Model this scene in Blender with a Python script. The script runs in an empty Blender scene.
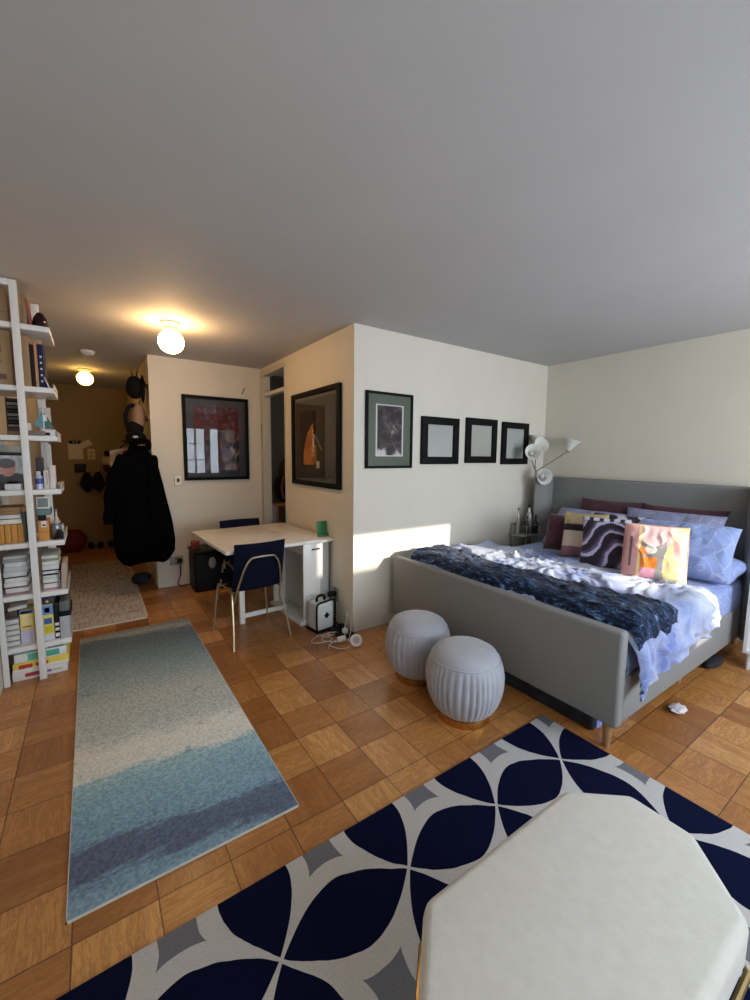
import bpy, bmesh, math, random
from mathutils import Vector, Matrix, noise, Euler
random.seed(7)
PI = math.pi
scene = bpy.context.scene
COL = scene.collection

# ------------------------------------------------------------------ camera, light, exposure
CAM_POS = Vector((-1.746, -2.837, 1.4756))
FOCAL_PX, YAW, PITCH, ROLL = 411.8, 0.60409, 0.10683, 0.0102
cam_data = bpy.data.cameras.new('camera')
cam = bpy.data.objects.new('camera', cam_data)
COL.objects.link(cam)
cam_data.sensor_fit = 'HORIZONTAL'
cam_data.sensor_width = 36.0
cam_data.lens = FOCAL_PX * 36.0 / 750.0
cam_data.clip_start = 0.02
_f = Vector((math.sin(YAW) * math.cos(PITCH), math.cos(YAW) * math.cos(PITCH), -math.sin(PITCH)))
_r = Vector((math.cos(YAW), -math.sin(YAW), 0))
_u = _r.cross(_f)
_r2 = _r * math.cos(ROLL) + _u * math.sin(ROLL)
_u2 = -_r * math.sin(ROLL) + _u * math.cos(ROLL)
M3 = Matrix((_r2, _u2, -_f)).transposed()
cam.matrix_world = Matrix.Translation(CAM_POS) @ M3.to_4x4()
scene.camera = cam

vs = scene.view_settings
vs.view_transform = 'Standard'
vs.look = 'None'
vs.gamma = 1.0
vs.use_curve_mapping = False
vs.exposure = 0.38

world = bpy.data.worlds.new('world')
scene.world = world
world.use_nodes = True
wn = world.node_tree
wn.nodes['Background'].inputs[0].default_value = (0.50, 0.68, 1.0, 1)
wn.nodes['Background'].inputs[1].default_value = 1.8

BACK_Y = -4.2           # inner face of the window wall behind the camera
sun = bpy.data.lights.new('sun', 'SUN')
sun.energy = 5.5
sun.color = (1.0, 0.93, 0.80)
sun.angle = math.radians(0.6)
sun_o = bpy.data.objects.new('sun', sun)
COL.objects.link(sun_o)
SUN_DIR = Vector((-0.25, 1.0, -0.30)).normalized()
sun_o.rotation_euler = SUN_DIR.to_track_quat('-Z', 'Y').to_euler()
sun_o.location = (3, -9, 4)


def window_light(name, x0, x1, z0, z1, power, color, y=None):
    d = bpy.data.lights.new(name, 'AREA')
    d.shape = 'RECTANGLE'
    d.size = x1 - x0
    d.size_y = z1 - z0
    d.energy = power
    d.color = color
    o = bpy.data.objects.new(name, d)
    COL.objects.link(o)
    o.location = ((x0 + x1) / 2, (BACK_Y - 0.2) if y is None else y, (z0 + z1) / 2)
    o.rotation_euler = Vector((0, 1, 0)).to_track_quat('-Z', 'Z').to_euler()
    return o


WIN = (0.25, 2.20, 0.95, 2.16)      # the main window opening x0 x1 z0 z1
WIN_B = (-1.75, -0.45, 0.95, 2.16)  # the second one
window_light('skylight', WIN[0], WIN[1], WIN[2], WIN[3], 92.0, (0.76, 0.87, 1.0))
window_light('skylight_second', WIN_B[0], WIN_B[1], WIN_B[2], WIN_B[3], 34.0, (0.76, 0.87, 1.0))


# ------------------------------------------------------------------ material helpers
class NT:
    """tiny shader-node writer"""
    def __init__(self, name):
        self.mat = bpy.data.materials.new(name)
        self.mat.use_nodes = True
        self.t = self.mat.node_tree
        self.p = self.t.nodes['Principled BSDF']
        self.tc = self.t.nodes.new('ShaderNodeTexCoord')

    def link(self, a, b):
        self.t.links.new(a, b)

    def _set(self, sock, v):
        if hasattr(v, 'is_output') or isinstance(v, bpy.types.NodeSocket):
            self.link(v, sock)
        else:
            sock.default_value = v

    def m(self, op, a, b=0.0, c=0.0):
        n = self.t.nodes.new('ShaderNodeMath')
        n.operation = op
        self._set(n.inputs[0], a)
        self._set(n.inputs[1], b)
        self._set(n.inputs[2], c)
        return n.outputs[0]

    def xyz(self, v=None):
        n = self.t.nodes.new('ShaderNodeSeparateXYZ')
        self.link(v if v is not None else self.tc.outputs['Object'], n.inputs[0])
        return n.outputs[0], n.outputs[1], n.outputs[2]

    def comb(self, x, y, z=0.0):
        n = self.t.nodes.new('ShaderNodeCombineXYZ')
        self._set(n.inputs[0], x); self._set(n.inputs[1], y); self._set(n.inputs[2], z)
        return n.outputs[0]

    def noise(self, v=None, scale=5.0, detail=3.0, rough=0.5, dist=0.0):
        n = self.t.nodes.new('ShaderNodeTexNoise')
        if v is not None:
            self.link(v, n.inputs['Vector'])
        else:
            self.link(self.tc.outputs['Object'], n.inputs['Vector'])
        n.inputs['Scale'].default_value = scale
        n.inputs['Detail'].default_value = detail
        n.inputs['Roughness'].default_value = rough
        n.inputs['Distortion'].default_value = dist
        return n.outputs['Fac']

    def voronoi(self, v=None, scale=5.0, feature='DISTANCE_TO_EDGE', rnd=1.0):
        n = self.t.nodes.new('ShaderNodeTexVoronoi')
        n.feature = feature
        self.link(v if v is not None else self.tc.outputs['Object'], n.inputs['Vector'])
        n.inputs['Scale'].default_value = scale
        n.inputs['Randomness'].default_value = rnd
        return n.outputs['Distance']

    def white(self, v):
        n = self.t.nodes.new('ShaderNodeTexWhiteNoise')
        n.noise_dimensions = '3D'
        self.link(v, n.inputs['Vector'])
        return n.outputs['Value']

    def scalev(self, s, v=None):
        n = self.t.nodes.new('ShaderNodeMapping')
        self.link(v if v is not None else self.tc.outputs['Object'], n.inputs['Vector'])
        n.inputs['Scale'].default_value = s
        return n.outputs[0]

    def ramp(self, fac, stops, interp='LINEAR'):
        n = self.t.nodes.new('ShaderNodeValToRGB')
        n.color_ramp.interpolation = interp
        e = n.color_ramp.elements
        e[0].position, e[0].color = stops[0][0], lin(stops[0][1])
        e[1].position, e[1].color = stops[-1][0], lin(stops[-1][1])
        for p, c in stops[1:-1]:
            k = e.new(p)
            k.color = lin(c)
        self.link(fac, n.inputs[0])
        return n.outputs[0]

    def mix(self, fac, a, b, mode='MIX'):
        n = self.t.nodes.new('ShaderNodeMix')
        n.data_type = 'RGBA'
        n.blend_type = mode
        self._set(n.inputs[0], fac)
        for s, v in ((n.inputs[6], a), (n.inputs[7], b)):
            if isinstance(v, tuple):
                s.default_value = lin(v)
            else:
                self.link(v, s)
        return n.outputs[2]

    def color(self, c):
        if isinstance(c, tuple):
            self.p.inputs['Base Color'].default_value = lin(c)
        else:
            self.link(c, self.p.inputs['Base Color'])

    def bump(self, h, strength=0.3, dist=0.01):
        n = self.t.nodes.new('ShaderNodeBump')
        n.inputs['Strength'].default_value = strength
        n.inputs['Distance'].default_value = dist
        self.link(h, n.inputs['Height'])
        self.link(n.outputs[0], self.p.inputs['Normal'])

    def rough(self, v):
        self._set(self.p.inputs['Roughness'], v)


def s2l(c):
    return c / 12.92 if c <= 0.04045 else ((c + 0.055) / 1.055) ** 2.4


def lin(c):
    """0..255 display colour to linear rgba"""
    return (s2l(c[0] / 255), s2l(c[1] / 255), s2l(c[2] / 255), 1)


_mats = {}


def plain(name, c, rough=0.6, metal=0.0, var=0.06, scale=30.0, bump=0.0, coat=0.0, spec=None):
    if name in _mats:
        return _mats[name]
    n = NT(name)
    f = n.noise(scale=scale)
    dark = tuple(max(0, v * (1 - var)) for v in c)
    light = tuple(min(255, v * (1 + var)) for v in c)
    n.color(n.mix(f, dark, light))
    n.rough(rough)
    n.p.inputs['Metallic'].default_value = metal
    n.p.inputs['Specular IOR Level'].default_value = spec if spec is not None else (.5 if sum(c) > 150 else .2)
    if coat:
        n.p.inputs['Coat Weight'].default_value = coat
        n.p.inputs['Coat Roughness'].default_value = 0.1
    if bump:
        n.bump(f, bump, 0.003)
    _mats[name] = n.mat
    return n.mat


def painted(name, rough=0.6, coat=0.0, grain=0.0, gs=300.0):
    """colour comes from the mesh's own pattern attribute"""
    if name in _mats:
        return _mats[name]
    n = NT(name)
    a = n.t.nodes.new('ShaderNodeAttribute')
    a.attribute_name = 'pattern'
    f = n.noise(scale=gs)
    n.color(n.mix(0.12, a.outputs['Color'], n.ramp(f, [(0.3, (0, 0, 0)), (0.7, (255, 255, 255))]), 'OVERLAY'))
    n.rough(rough)
    if grain:
        n.bump(f, grain, 0.004)
    n.p.inputs['Coat Weight'].default_value = coat
    n.p.inputs['Coat Roughness'].default_value = 0.05
    _mats[name] = n.mat
    return n.mat


# ------------------------------------------------------------------ mesh helpers
class MB:
    def __init__(self):
        self.bm = bmesh.new()
        self.col = None

    def box(self, x0, x1, y0, y1, z0, z1, M=None, bevel=0.0, seg=2):
        b = bmesh.new()
        bmesh.ops.create_cube(b, size=1.0)
        for v in b.verts:
            v.co = Vector(((x0 + x1) / 2 + v.co.x * (x1 - x0), (y0 + y1) / 2 + v.co.y * (y1 - y0), (z0 + z1) / 2 + v.co.z * (z1 - z0)))
        if bevel > 0:
            bmesh.ops.bevel(b, geom=list(b.edges), offset=bevel, segments=seg, profile=0.5, affect='EDGES')
        if M is not None:
            bmesh.ops.transform(b, matrix=M, verts=b.verts)
        self._merge(b)
        return self

    def _merge(self, b):
        me = bpy.data.meshes.new('tmp')
        b.to_mesh(me)
        b.free()
        self.bm.from_mesh(me)
        bpy.data.meshes.remove(me)

    def tube(self, pts, r, sides=8, closed=False, caps=True):
        pts = [Vector(p) for p in pts]
        n = len(pts)
        rs = r if isinstance(r, (list, tuple)) else [r] * n
        rings = []
        prev = None
        for i, p in enumerate(pts):
            a = pts[(i - 1) % n] if (closed or i > 0) else p
            c = pts[(i + 1) % n] if (closed or i < n - 1) else p
            t = (c - a).normalized()
            if prev is None:
                up = Vector((0, 0, 1)) if abs(t.z) < 0.9 else Vector((1, 0, 0))
                nx = t.cross(up).normalized()
            else:
                nx = (prev - t * prev.dot(t)).normalized()
            prev = nx
            ny = t.cross(nx)
            rings.append([self.bm.verts.new(p + (nx * math.cos(2 * PI * k / sides) + ny * math.sin(2 * PI * k / sides)) * rs[i]) for k in range(sides)])
        m = n if closed else n - 1
        for i in range(m):
            A, B = rings[i], rings[(i + 1) % n]
            for k in range(sides):
                self.bm.faces.new((A[k], A[(k + 1) % sides], B[(k + 1) % sides], B[k]))
        if caps and not closed:
            self.bm.faces.new(rings[0][::-1])
            self.bm.faces.new(rings[-1])
        return self

    def lathe(self, prof, cx=0, cy=0, seg=32, M=None, wob=None):
        """prof: list of (r, z)"""
        rings = []
        for r, z in prof:
            if r < 1e-5:
                co = Vector((cx, cy, z))
                rings.append([self.bm.verts.new(M @ co if M else co)])
            else:
                ring = []
                for k in range(seg):
                    a = 2 * PI * k / seg
                    rr = r * (wob(a, z, r) if wob else 1.0)
                    co = Vector((cx + rr * math.cos(a), cy + rr * math.sin(a), z))
                    ring.append(self.bm.verts.new(M @ co if M else co))
                rings.append(ring)
        for A, B in zip(rings, rings[1:]):
            if len(A) == 1 and len(B) == 1:
                continue
            for k in range(seg):
                if len(A) == 1:
                    self.bm.faces.new((A[0], B[(k + 1) % seg], B[k]))
                elif len(B) == 1:
                    self.bm.faces.new((A[k], A[(k + 1) % seg], B[0]))
                else:
                    self.bm.faces.new((A[k], A[(k + 1) % seg], B[(k + 1) % seg], B[k]))
        return self

    def prism(self, poly, z0, z1, M=None, bevel=0.0, seg=2):
        b = bmesh.new()
        lo = [b.verts.new((x, y, z0)) for x, y in poly]
        hi = [b.verts.new((x, y, z1)) for x, y in poly]
        n = len(poly)
        b.faces.new(lo[::-1])
        b.faces.new(hi)
        for i in range(n):
            b.faces.new((lo[i], lo[(i + 1) % n], hi[(i + 1) % n], hi[i]))
        bmesh.ops.recalc_face_normals(b, faces=b.faces)
        if bevel > 0:
            bmesh.ops.bevel(b, geom=list(b.edges), offset=bevel, segments=seg, profile=0.5, affect='EDGES')
        if M is not None:
            bmesh.ops.transform(b, matrix=M, verts=b.verts)
        self._merge(b)
        return self

    def grid(self, nu, nv, fn, wrap=False):
        """fn(u,v) -> point; u,v in 0..1"""
        V = [[self.bm.verts.new(fn(i / nu, j / nv)) for j in range(nv + 1)] for i in range(nu + (0 if wrap else 1))]
        nn = len(V)
        for i in range(nu):
            for j in range(nv):
                self.bm.faces.new((V[i][j], V[(i + 1) % nn][j], V[(i + 1) % nn][j + 1], V[i][j + 1]))
        return self

    def ellipsoid(self, c, r, M=None, seg=20, rings=12, dist=None):
        b = bmesh.new()
        bmesh.ops.create_uvsphere(b, u_segments=seg, v_segments=rings, radius=1.0)
        for v in b.verts:
            k = dist(v.co) if dist else 1.0
            v.co = Vector((v.co.x * r[0] * k, v.co.y * r[1] * k, v.co.z * r[2] * k))
            if M is not None:
                v.co = M @ v.co
            v.co += Vector(c)
        self._merge(b)
        return self


def wm(o):
    m = Matrix.LocRotScale(o.location, o.rotation_euler, o.scale)
    return wm(o.parent) @ m if o.parent else m


def finish(name, mb, mat, smooth=True, ang=35):
    bmesh.ops.recalc_face_normals(mb.bm, faces=mb.bm.faces)
    if name in ('glass', 'print'):
        for f_ in mb.bm.faces:
            if f_.normal.y > 0: f_.normal_flip()
    me = bpy.data.meshes.new(name)
    mb.bm.to_mesh(me)
    mb.bm.free()
    me.materials.append(mat)
    if smooth:
        for p in me.polygons:
            p.use_smooth = True
        me.set_sharp_from_angle(angle=math.radians(ang))
    return me


def paint(me, fn):
    ca = me.color_attributes.new('pattern', 'FLOAT_COLOR', 'POINT')
    for i, v in enumerate(me.vertices):
        ca.data[i].color = lin(fn(v.co))


def tags(o, label=None, cat=None, group=None, kind=None):
    if label: o['label'] = label
    if cat: o['category'] = cat
    if group: o['group'] = group
    if kind: o['kind'] = kind
    return o


def part(name, mb, mat, parent, label=None, smooth=True, ang=35, kind=None, color=None):
    """a mesh given in world coordinates, stored in its parent's frame"""
    me = finish(name, mb, mat, smooth, ang)
    me.transform(wm(parent).inverted())
    if color: paint(me, color)
    o = bpy.data.objects.new(name, me)
    COL.objects.link(o)
    o.parent = parent
    return tags(o, label=label, kind=kind)


def lpart(name, mb, mat, parent, label=None, smooth=True, ang=35, color=None):
    """a mesh given in the parent's local frame"""
    me = finish(name, mb, mat, smooth, ang)
    if color: paint(me, color)
    o = bpy.data.objects.new(name, me)
    COL.objects.link(o)
    o.parent = parent
    return tags(o, label=label)


def thing(name, loc, label, cat, group=None, rz=0.0):
    o = bpy.data.objects.new(name, None)
    o.empty_display_size = 0.1
    COL.objects.link(o)
    o.location = loc
    o.rotation_euler = (0, 0, rz)
    return tags(o, label, cat, group)


def solo(name, mb, mat, label, cat, group=None, smooth=True, ang=35, kind=None, color=None):
    me = finish(name, mb, mat, smooth, ang)
    xs = [v.co for v in me.vertices]
    c = Vector(((min(v.x for v in xs) + max(v.x for v in xs)) / 2, (min(v.y for v in xs) + max(v.y for v in xs)) / 2, min(v.z for v in xs)))
    me.transform(Matrix.Translation(-c))
    if color: paint(me, color)
    o = bpy.data.objects.new(name, me)
    COL.objects.link(o)
    o.location = c
    return tags(o, label, cat, group, kind)


def struct(name, mb, mat, smooth=False, parent=None):
    me = finish(name, mb, mat, smooth)
    o = bpy.data.objects.new(name, me)
    COL.objects.link(o)
    if parent:
        o.parent = parent
    else:
        o['kind'] = 'structure'
    return o


def copy_tree(o, parent=None):
    c = o.copy()
    COL.objects.link(c)
    c.parent = parent
    for ch in o.children:
        copy_tree(ch, c)
    return c


def relabel(o, label):
    o['label'] = label
    return o


# ------------------------------------------------------------------ materials of the shell
def mat_wall(name, c):
    n = NT(name)
    f = n.noise(scale=3.0, detail=4)
    g = n.noise(scale=140.0, detail=2)
    n.color(n.mix(f, tuple(v * 0.975 for v in c), tuple(min(255, v * 1.02) for v in c)))
    n.rough(0.75)
    n.bump(g, 0.12, 0.002)
    return n.mat


M_WALL = mat_wall('wall_paint', (214, 206, 190))
M_CEIL = mat_wall('ceiling_paint', (188, 186, 185))
M_HALL = mat_wall('entry_wall_dim_brown', (150, 122, 80))  # brown carries the dim lamplight on the hall's end wall
M_TRIM = plain('trim_paint', (214, 208, 194), 0.4, var=0.02)

# parquet: 0.23 m tiles of parallel oak fingers, the direction turning from tile to tile
n = NT('oak_parquet')
X, Y, Z = n.xyz()
T = 0.2345
u = n.m('DIVIDE', n.m('ADD', X, 0.93 + T * 20), T)
v = n.m('DIVIDE', n.m('ADD', Y, 1.43 + T * 20), T)
iu, iv = n.m('FLOOR', u), n.m('FLOOR', v)
fu, fv = n.m('SUBTRACT', u, iu), n.m('SUBTRACT', v, iv)
par = n.m('MODULO', n.m('ADD', iu, iv), 2.0)
# across/along coordinates
ac = n.m('ADD', n.m('MULTIPLY', fu, par), n.m('MULTIPLY', fv, n.m('SUBTRACT', 1.0, par)))
al = n.m('ADD', n.m('MULTIPLY', fv, par), n.m('MULTIPLY', fu, n.m('SUBTRACT', 1.0, par)))
strip = n.m('FLOOR', n.m('MULTIPLY', ac, 5.0))
rt = n.white(n.comb(iu, iv, 0.5))
rs = n.white(n.comb(iu, iv, n.m('ADD', strip, 3.0)))
gx = n.m('ADD', n.m('MULTIPLY', ac, 6.0), n.m('MULTIPLY', rt, 50.0))
gy = n.m('ADD', n.m('MULTIPLY', al, 1.2), n.m('MULTIPLY', rs, 30.0))
grain = n.noise(n.comb(gx, gy, n.m('MULTIPLY', rt, 7.0)), scale=1.9, detail=8, rough=0.68, dist=1.3)
fine = n.noise(n.comb(n.m('MULTIPLY', gx, 6.0), gy, 0.0), scale=3.0, detail=3)
base = n.ramp(n.m('ADD', n.m('MULTIPLY', rt, 0.78), n.m('MULTIPLY', rs, 0.22)),
              [(0.05, (150, 94, 44)), (0.35, (174, 116, 60)), (0.65, (190, 132, 72)), (0.95, (214, 156, 92))])
c1 = n.mix(n.ramp(grain, [(0.46, (0, 0, 0)), (0.54, (175, 175, 175)), (0.60, (60, 60, 60)), (0.68, (170, 170, 170))]), base, (104, 58, 26))
c2 = n.mix(n.ramp(grain, [(0.3, (0, 0, 0)), (0.75, (80, 80, 80))]), c1, (116, 66, 30))
c3 = n.mix(n.ramp(fine, [(0.45, (0, 0, 0)), (0.8, (110, 110, 110))]), c2, (120, 72, 34))
ed = n.m('MINIMUM', n.m('MINIMUM', fu, n.m('SUBTRACT', 1.0, fu)), n.m('MINIMUM', fv, n.m('SUBTRACT', 1.0, fv)))
gap = n.m('LESS_THAN', ed, 0.010)
sa = n.m('FRACT', n.m('MULTIPLY', ac, 5.0))
sgap = n.m('LESS_THAN', n.m('MINIMUM', sa, n.m('SUBTRACT', 1.0, sa)), 0.02)
c4 = n.mix(n.m('MULTIPLY', sgap, 0.22), c3, (70, 38, 16))
n.color(n.mix(n.m('MULTIPLY', gap, 0.75), c4, (52, 28, 12)))
n.rough(n.m('ADD', 0.28, n.m('MULTIPLY', grain, 0.2)))
n.p.inputs['Coat Weight'].default_value = 0.18
n.p.inputs['Coat Roughness'].default_value = 0.24
n.bump(n.m('SUBTRACT', n.m('MULTIPLY', grain, 0.3), n.m('ADD', gap, n.m('MULTIPLY', rs, 0.4))), 0.16, 0.003)
M_FLOOR = n.mat

# ------------------------------------------------------------------ room shell
XL, XR, YB, YE, H = -2.27, 2.57, BACK_Y, 5.05, 2.5
struct('floor', MB().box(XL - .3, XR + .3, YB - .3, YE + .3, -0.12, 0.0), M_FLOOR)
struct('ceiling', MB().box(XL - .3, XR + .3, YB - .3, YE + .3, H, H + 0.15), M_CEIL)
struct('wall_left', MB().box(XL - .15, XL, YB - .2, YE + .2, 0, H), M_WALL)
struct('wall_right', MB().box(XR, XR + .15, YB - .2, 2.6, 0, H), M_WALL)
struct('wall_art', MB().box(0.0, XR, 0.0, 0.12, 0, H), M_WALL)
DY0, DY1, DZ = 1.39, 2.06, 2.41
w = MB()
w.box(0.0, 0.07, 0.12, DY0, 0, H).box(0.0, 0.07, DY1, 2.3, 0, H).box(0.0, 0.07, DY0, DY1, DZ, H)
struct('wall_closet', w, M_WALL)
struct('wall_desk', MB().box(-1.2, 0.0, 2.15, 2.35, 0, H), M_WALL)
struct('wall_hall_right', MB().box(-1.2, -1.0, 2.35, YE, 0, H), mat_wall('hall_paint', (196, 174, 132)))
struct('wall_closet_back', MB().box(0.12, 1.6, 2.45, 2.6, 0, H), mat_wall('closet_wall_shaded', (120, 112, 94)))  # wall colour darkened to stand for the shade inside the closet
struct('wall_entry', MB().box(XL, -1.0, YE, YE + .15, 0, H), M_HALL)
# window wall behind the camera, with two openings
w = MB()
xs = [XL - .15, WIN_B[0], WIN_B[1], WIN[0], WIN[1], XR + .15]
w.box(xs[0], xs[5], YB - .2, YB, 0, WIN[2]).box(xs[0], xs[5], YB - .2, YB, WIN[3], H)
for a, b in ((xs[0], xs[1]), (xs[2], xs[3]), (xs[4], xs[5])):
    w.box(a, b, YB - .2, YB, WIN[2], WIN[3])
struct('wall_back', w, M_WALL)
for i, (wx, cols) in enumerate(((WIN, (0.25, 0.50, 0.74, 2.20)), (WIN_B, (-1.75, -1.1, -0.45)))):
    f = MB()
    y0, y1 = YB - .14, YB - .08
    for x in cols:
        f.box(x - .02, x + .02, y0, y1, wx[2], wx[3])
    for z in (wx[2] + .02, wx[3] - .02):
        f.box(wx[0], wx[1], y0, y1, z - .02, z + .02)
    for a in cols[:-1]:
        pass
    for zz_ in (1.33, 1.74):
        f.box(cols[0], cols[-2] if i == 0 else cols[-1], y0, y1, zz_ - .012, zz_ + .012)
    if i == 0: f.box(.74, .86, y0, y1, wx[2], wx[3])
    o = struct('window_%d' % (i + 1), f, M_TRIM)
    s = MB().box(wx[0] - .04, wx[1] + .04, YB - .14, YB + .06, wx[2] - .04, wx[2])
    struct('window_sill', s, M_TRIM, parent=o)
# unseen stepped block, added outside to shade the lower rays of the sun
nb = MB()
nb.box(-8.0, 2.62, -7.6, -7.05, -4.0, 2.24)
nb.box(-8.0, 2.28, -7.6, -7.05, 2.24, 2.56)
nb.box(-8.0, 2.08, -7.6, -7.05, 2.56, 2.64)
nb.box(-8.0, 1.72, -7.6, -7.05, 2.56, 3.60)
n = NT('brick_far')
b = n.t.nodes.new('ShaderNodeTexBrick')
n.link(n.tc.outputs['Object'], b.inputs['Vector'])
b.inputs['Scale'].default_value = 4.0
b.inputs['Color1'].default_value = lin((150, 120, 105)); b.inputs['Color2'].default_value = lin((135, 105, 92))
b.inputs['Mortar'].default_value = lin((170, 160, 150))
n.link(b.outputs[0], n.p.inputs['Base Color'])
o = solo('sun_blocker', nb, n.mat, 'stepped brick block added out of view to shade the low sun', 'building', smooth=False)
o['kind'] = 'structure'

bb = MB().box(XR - .012, XR, YB, -.02, 0, .075)
struct('baseboard_right', bb, M_TRIM)
struct('baseboard_art', MB().box(0.0, XR - .012, -.012, 0, 0, .075), M_WALL)
struct('baseboard_desk', MB().box(-1.2, -.012, 2.138, 2.15, 0, .07), M_WALL)
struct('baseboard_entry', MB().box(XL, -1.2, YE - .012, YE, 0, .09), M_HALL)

# closet doorway trim
t = MB()
t.box(-.02, .08, DY1 - .01, DY1 + .05, 0, DZ + .04)
t.box(-.012, .08, DY0 - .012, DY0 + .006, 0, DZ + .03)
t.box(-.018, .078, DY0 - .010, DY1 + .048, DZ - .01, DZ + .038)
d1 = struct('door_1', t, plain('door_frame_paint', (196, 188, 170), 0.45, var=0.03))
struct('transom_bar', MB().box(-.005, .06, DY0, DY1, 2.16, 2.20), plain('bar_paint', (206, 200, 186), 0.4, var=0.02), parent=d1)
struct('door_hinge', MB().box(-.025, -.018, DY1 + .006, DY1 + .03, 1.75, 1.84).box(-.025, -.018, DY1 + .006, DY1 + .03, 0.3, 0.39), plain('old_brass', (150, 132, 96), 0.4, 0.6), parent=d1)
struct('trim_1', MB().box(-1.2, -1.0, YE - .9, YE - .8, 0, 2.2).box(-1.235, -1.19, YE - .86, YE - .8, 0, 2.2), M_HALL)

# ------------------------------------------------------------------ rugs
def rug_mesh(x0, x1, y0, y1, th=0.01):
    return MB().box(x0, x1, y0, y1, 0.0, th, bevel=0.003)


# navy lattice rug
n = NT('navy_lattice_pile')
X, Y, Z = n.xyz()
P = 0.477
RX0, RX1, RY0, RY1 = -2.05, 0.31, -4.05, -1.566
rcx, rcy = (RX0 + RX1) / 2, (RY0 + RY1) / 2
# cell centres at x = .069+P/2 + kP ; y = -1.825+P/2 + mP (object coordinates are about the rug's centre)
wobble = n.noise(scale=9.0, detail=2)
wb = n.m('MULTIPLY', n.m('SUBTRACT', wobble, 0.5), 0.03)
cu = n.m('FRACT', n.m('ADD', n.m('DIVIDE', n.m('ADD', X, rcx - 0.069 + 20 * P), P), wb))
cv = n.m('FRACT', n.m('ADD', n.m('DIVIDE', n.m('ADD', Y, rcy + 1.825 + 20 * P), P), wb))
a = n.m('ABSOLUTE', n.m('SUBTRACT', cu, 0.5))
b_ = n.m('ABSOLUTE', n.m('SUBTRACT', cv, 0.5))


def petal(al_, off):
    """al_: distance along the cell side from its middle, off: distance from that side, both in cells"""
    h_ = n.m('SUBTRACT', n.m('MULTIPLY', 0.262, n.m('SUBTRACT', 1.0, n.m('POWER', n.m('MULTIPLY', al_, 2.0), 1.75))), 0.014)
    return n.m('LESS_THAN', off, h_)


inv_a, inv_b = n.m('SUBTRACT', 0.5, a), n.m('SUBTRACT', 0.5, b_)
star = n.m('SUBTRACT', 1.0, n.m('MAXIMUM', petal(a, inv_b), petal(b_, inv_a)))
pp = n.m('DIVIDE', n.m('ADD', a, b_), 0.29)
qq = n.m('DIVIDE', n.m('ABSOLUTE', n.m('SUBTRACT', a, b_)), 0.29)
grey = n.m('LESS_THAN', n.m('ADD', n.m('POWER', pp, 0.75), n.m('POWER', qq, 0.75)), 1.0)
sp = n.noise(scale=160.0, detail=2)
navy = n.mix(sp, (5, 9, 34), (12, 20, 54))
ivory = n.mix(sp, (176, 172, 168), (212, 209, 206))
gry = n.mix(sp, (100, 101, 106), (128, 129, 133))
cc = n.mix(star, navy, ivory)
n.color(n.mix(grey, cc, gry))
n.rough(0.95)
n.p.inputs['Specular IOR Level'].default_value = 0.08
n.bump(n.m('ADD', n.m('MULTIPLY', sp, 0.4), n.m('MULTIPLY', star, 0.5)), 0.5, 0.004)
solo('area_rug', rug_mesh(RX0, RX1, RY0, RY1, 0.012), n.mat, 'navy rug with white interlaced petal lattice and grey stars under the octagonal ottoman', 'rug')

# blue-green gradient runner
n = NT('runner_pile')
X, Y, Z = n.xyz()
ns = n.noise(scale=2.2, detail=5, rough=0.6)
nb_ = n.noise(n.scalev((2.0, 9.0, 1)), scale=3.0, detail=6, rough=0.7)
sp = n.noise(scale=75.0, detail=3)
yy = n.m('ADD', Y, n.m('ADD', n.m('MULTIPLY', n.m('SUBTRACT', ns, 0.5), 0.20), n.m('MULTIPLY', n.m('SUBTRACT', nb_, 0.5), 0.22)))
yy = n.m('ADD', yy, n.m('MULTIPLY', X, 0.10))
fac = n.m('DIVIDE', n.m('ADD', yy, 1.2), 2.4)
rc = n.ramp(fac, [(0.0, (120, 144, 158)), (0.015, (112, 136, 150)), (0.03, (84, 92, 110)), (0.085, (88, 98, 116)), (0.10, (116, 144, 158)),
                  (0.19, (130, 160, 170)), (0.24, (146, 174, 178)), (0.255, (206, 204, 190)), (0.33, (214, 210, 196)), (0.38, (180, 184, 176)),
                  (0.52, (178, 182, 174)), (0.62, (150, 166, 166)), (0.75, (122, 142, 150)), (0.88, (100, 118, 132)), (0.93, (106, 122, 134)), (0.96, (168, 176, 172)), (1.0, (134, 148, 154))])
sm = n.ramp(sp, [(0.3, (30, 30, 30)), (0.68, (255, 255, 255))])
blot = n.m('MULTIPLY', n.m('GREATER_THAN', n.noise(scale=6.5, detail=5, rough=0.65), 0.645), 0.35)
rc = n.mix(blot, rc, (82, 102, 112))
n.color(n.mix(0.30, rc, sm, 'OVERLAY'))
n.rough(0.95)
n.bump(sp, 0.4, 0.004)
rr = thing('runner_rug', (-1.49, -0.155, 0), 'blue-green to cream blended runner rug on the parquet between bookcase and bed', 'rug')
part('pile', rug_mesh(-1.883, -1.097, -1.352, 1.048), n.mat, rr)
e = MB()
for (xa, xb, ya, yb) in ((-1.885, -1.881, -1.354, 1.05), (-1.099, -1.095, -1.354, 1.05), (-1.885, -1.095, -1.354, -1.350), (-1.885, -1.095, 1.046, 1.05)):
    e.box(xa, xb, ya, yb, 0, 0.009)
part('binding', e, plain('cream_binding', (196, 192, 178), 0.9), rr, label='thin cream bound edge')

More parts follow.
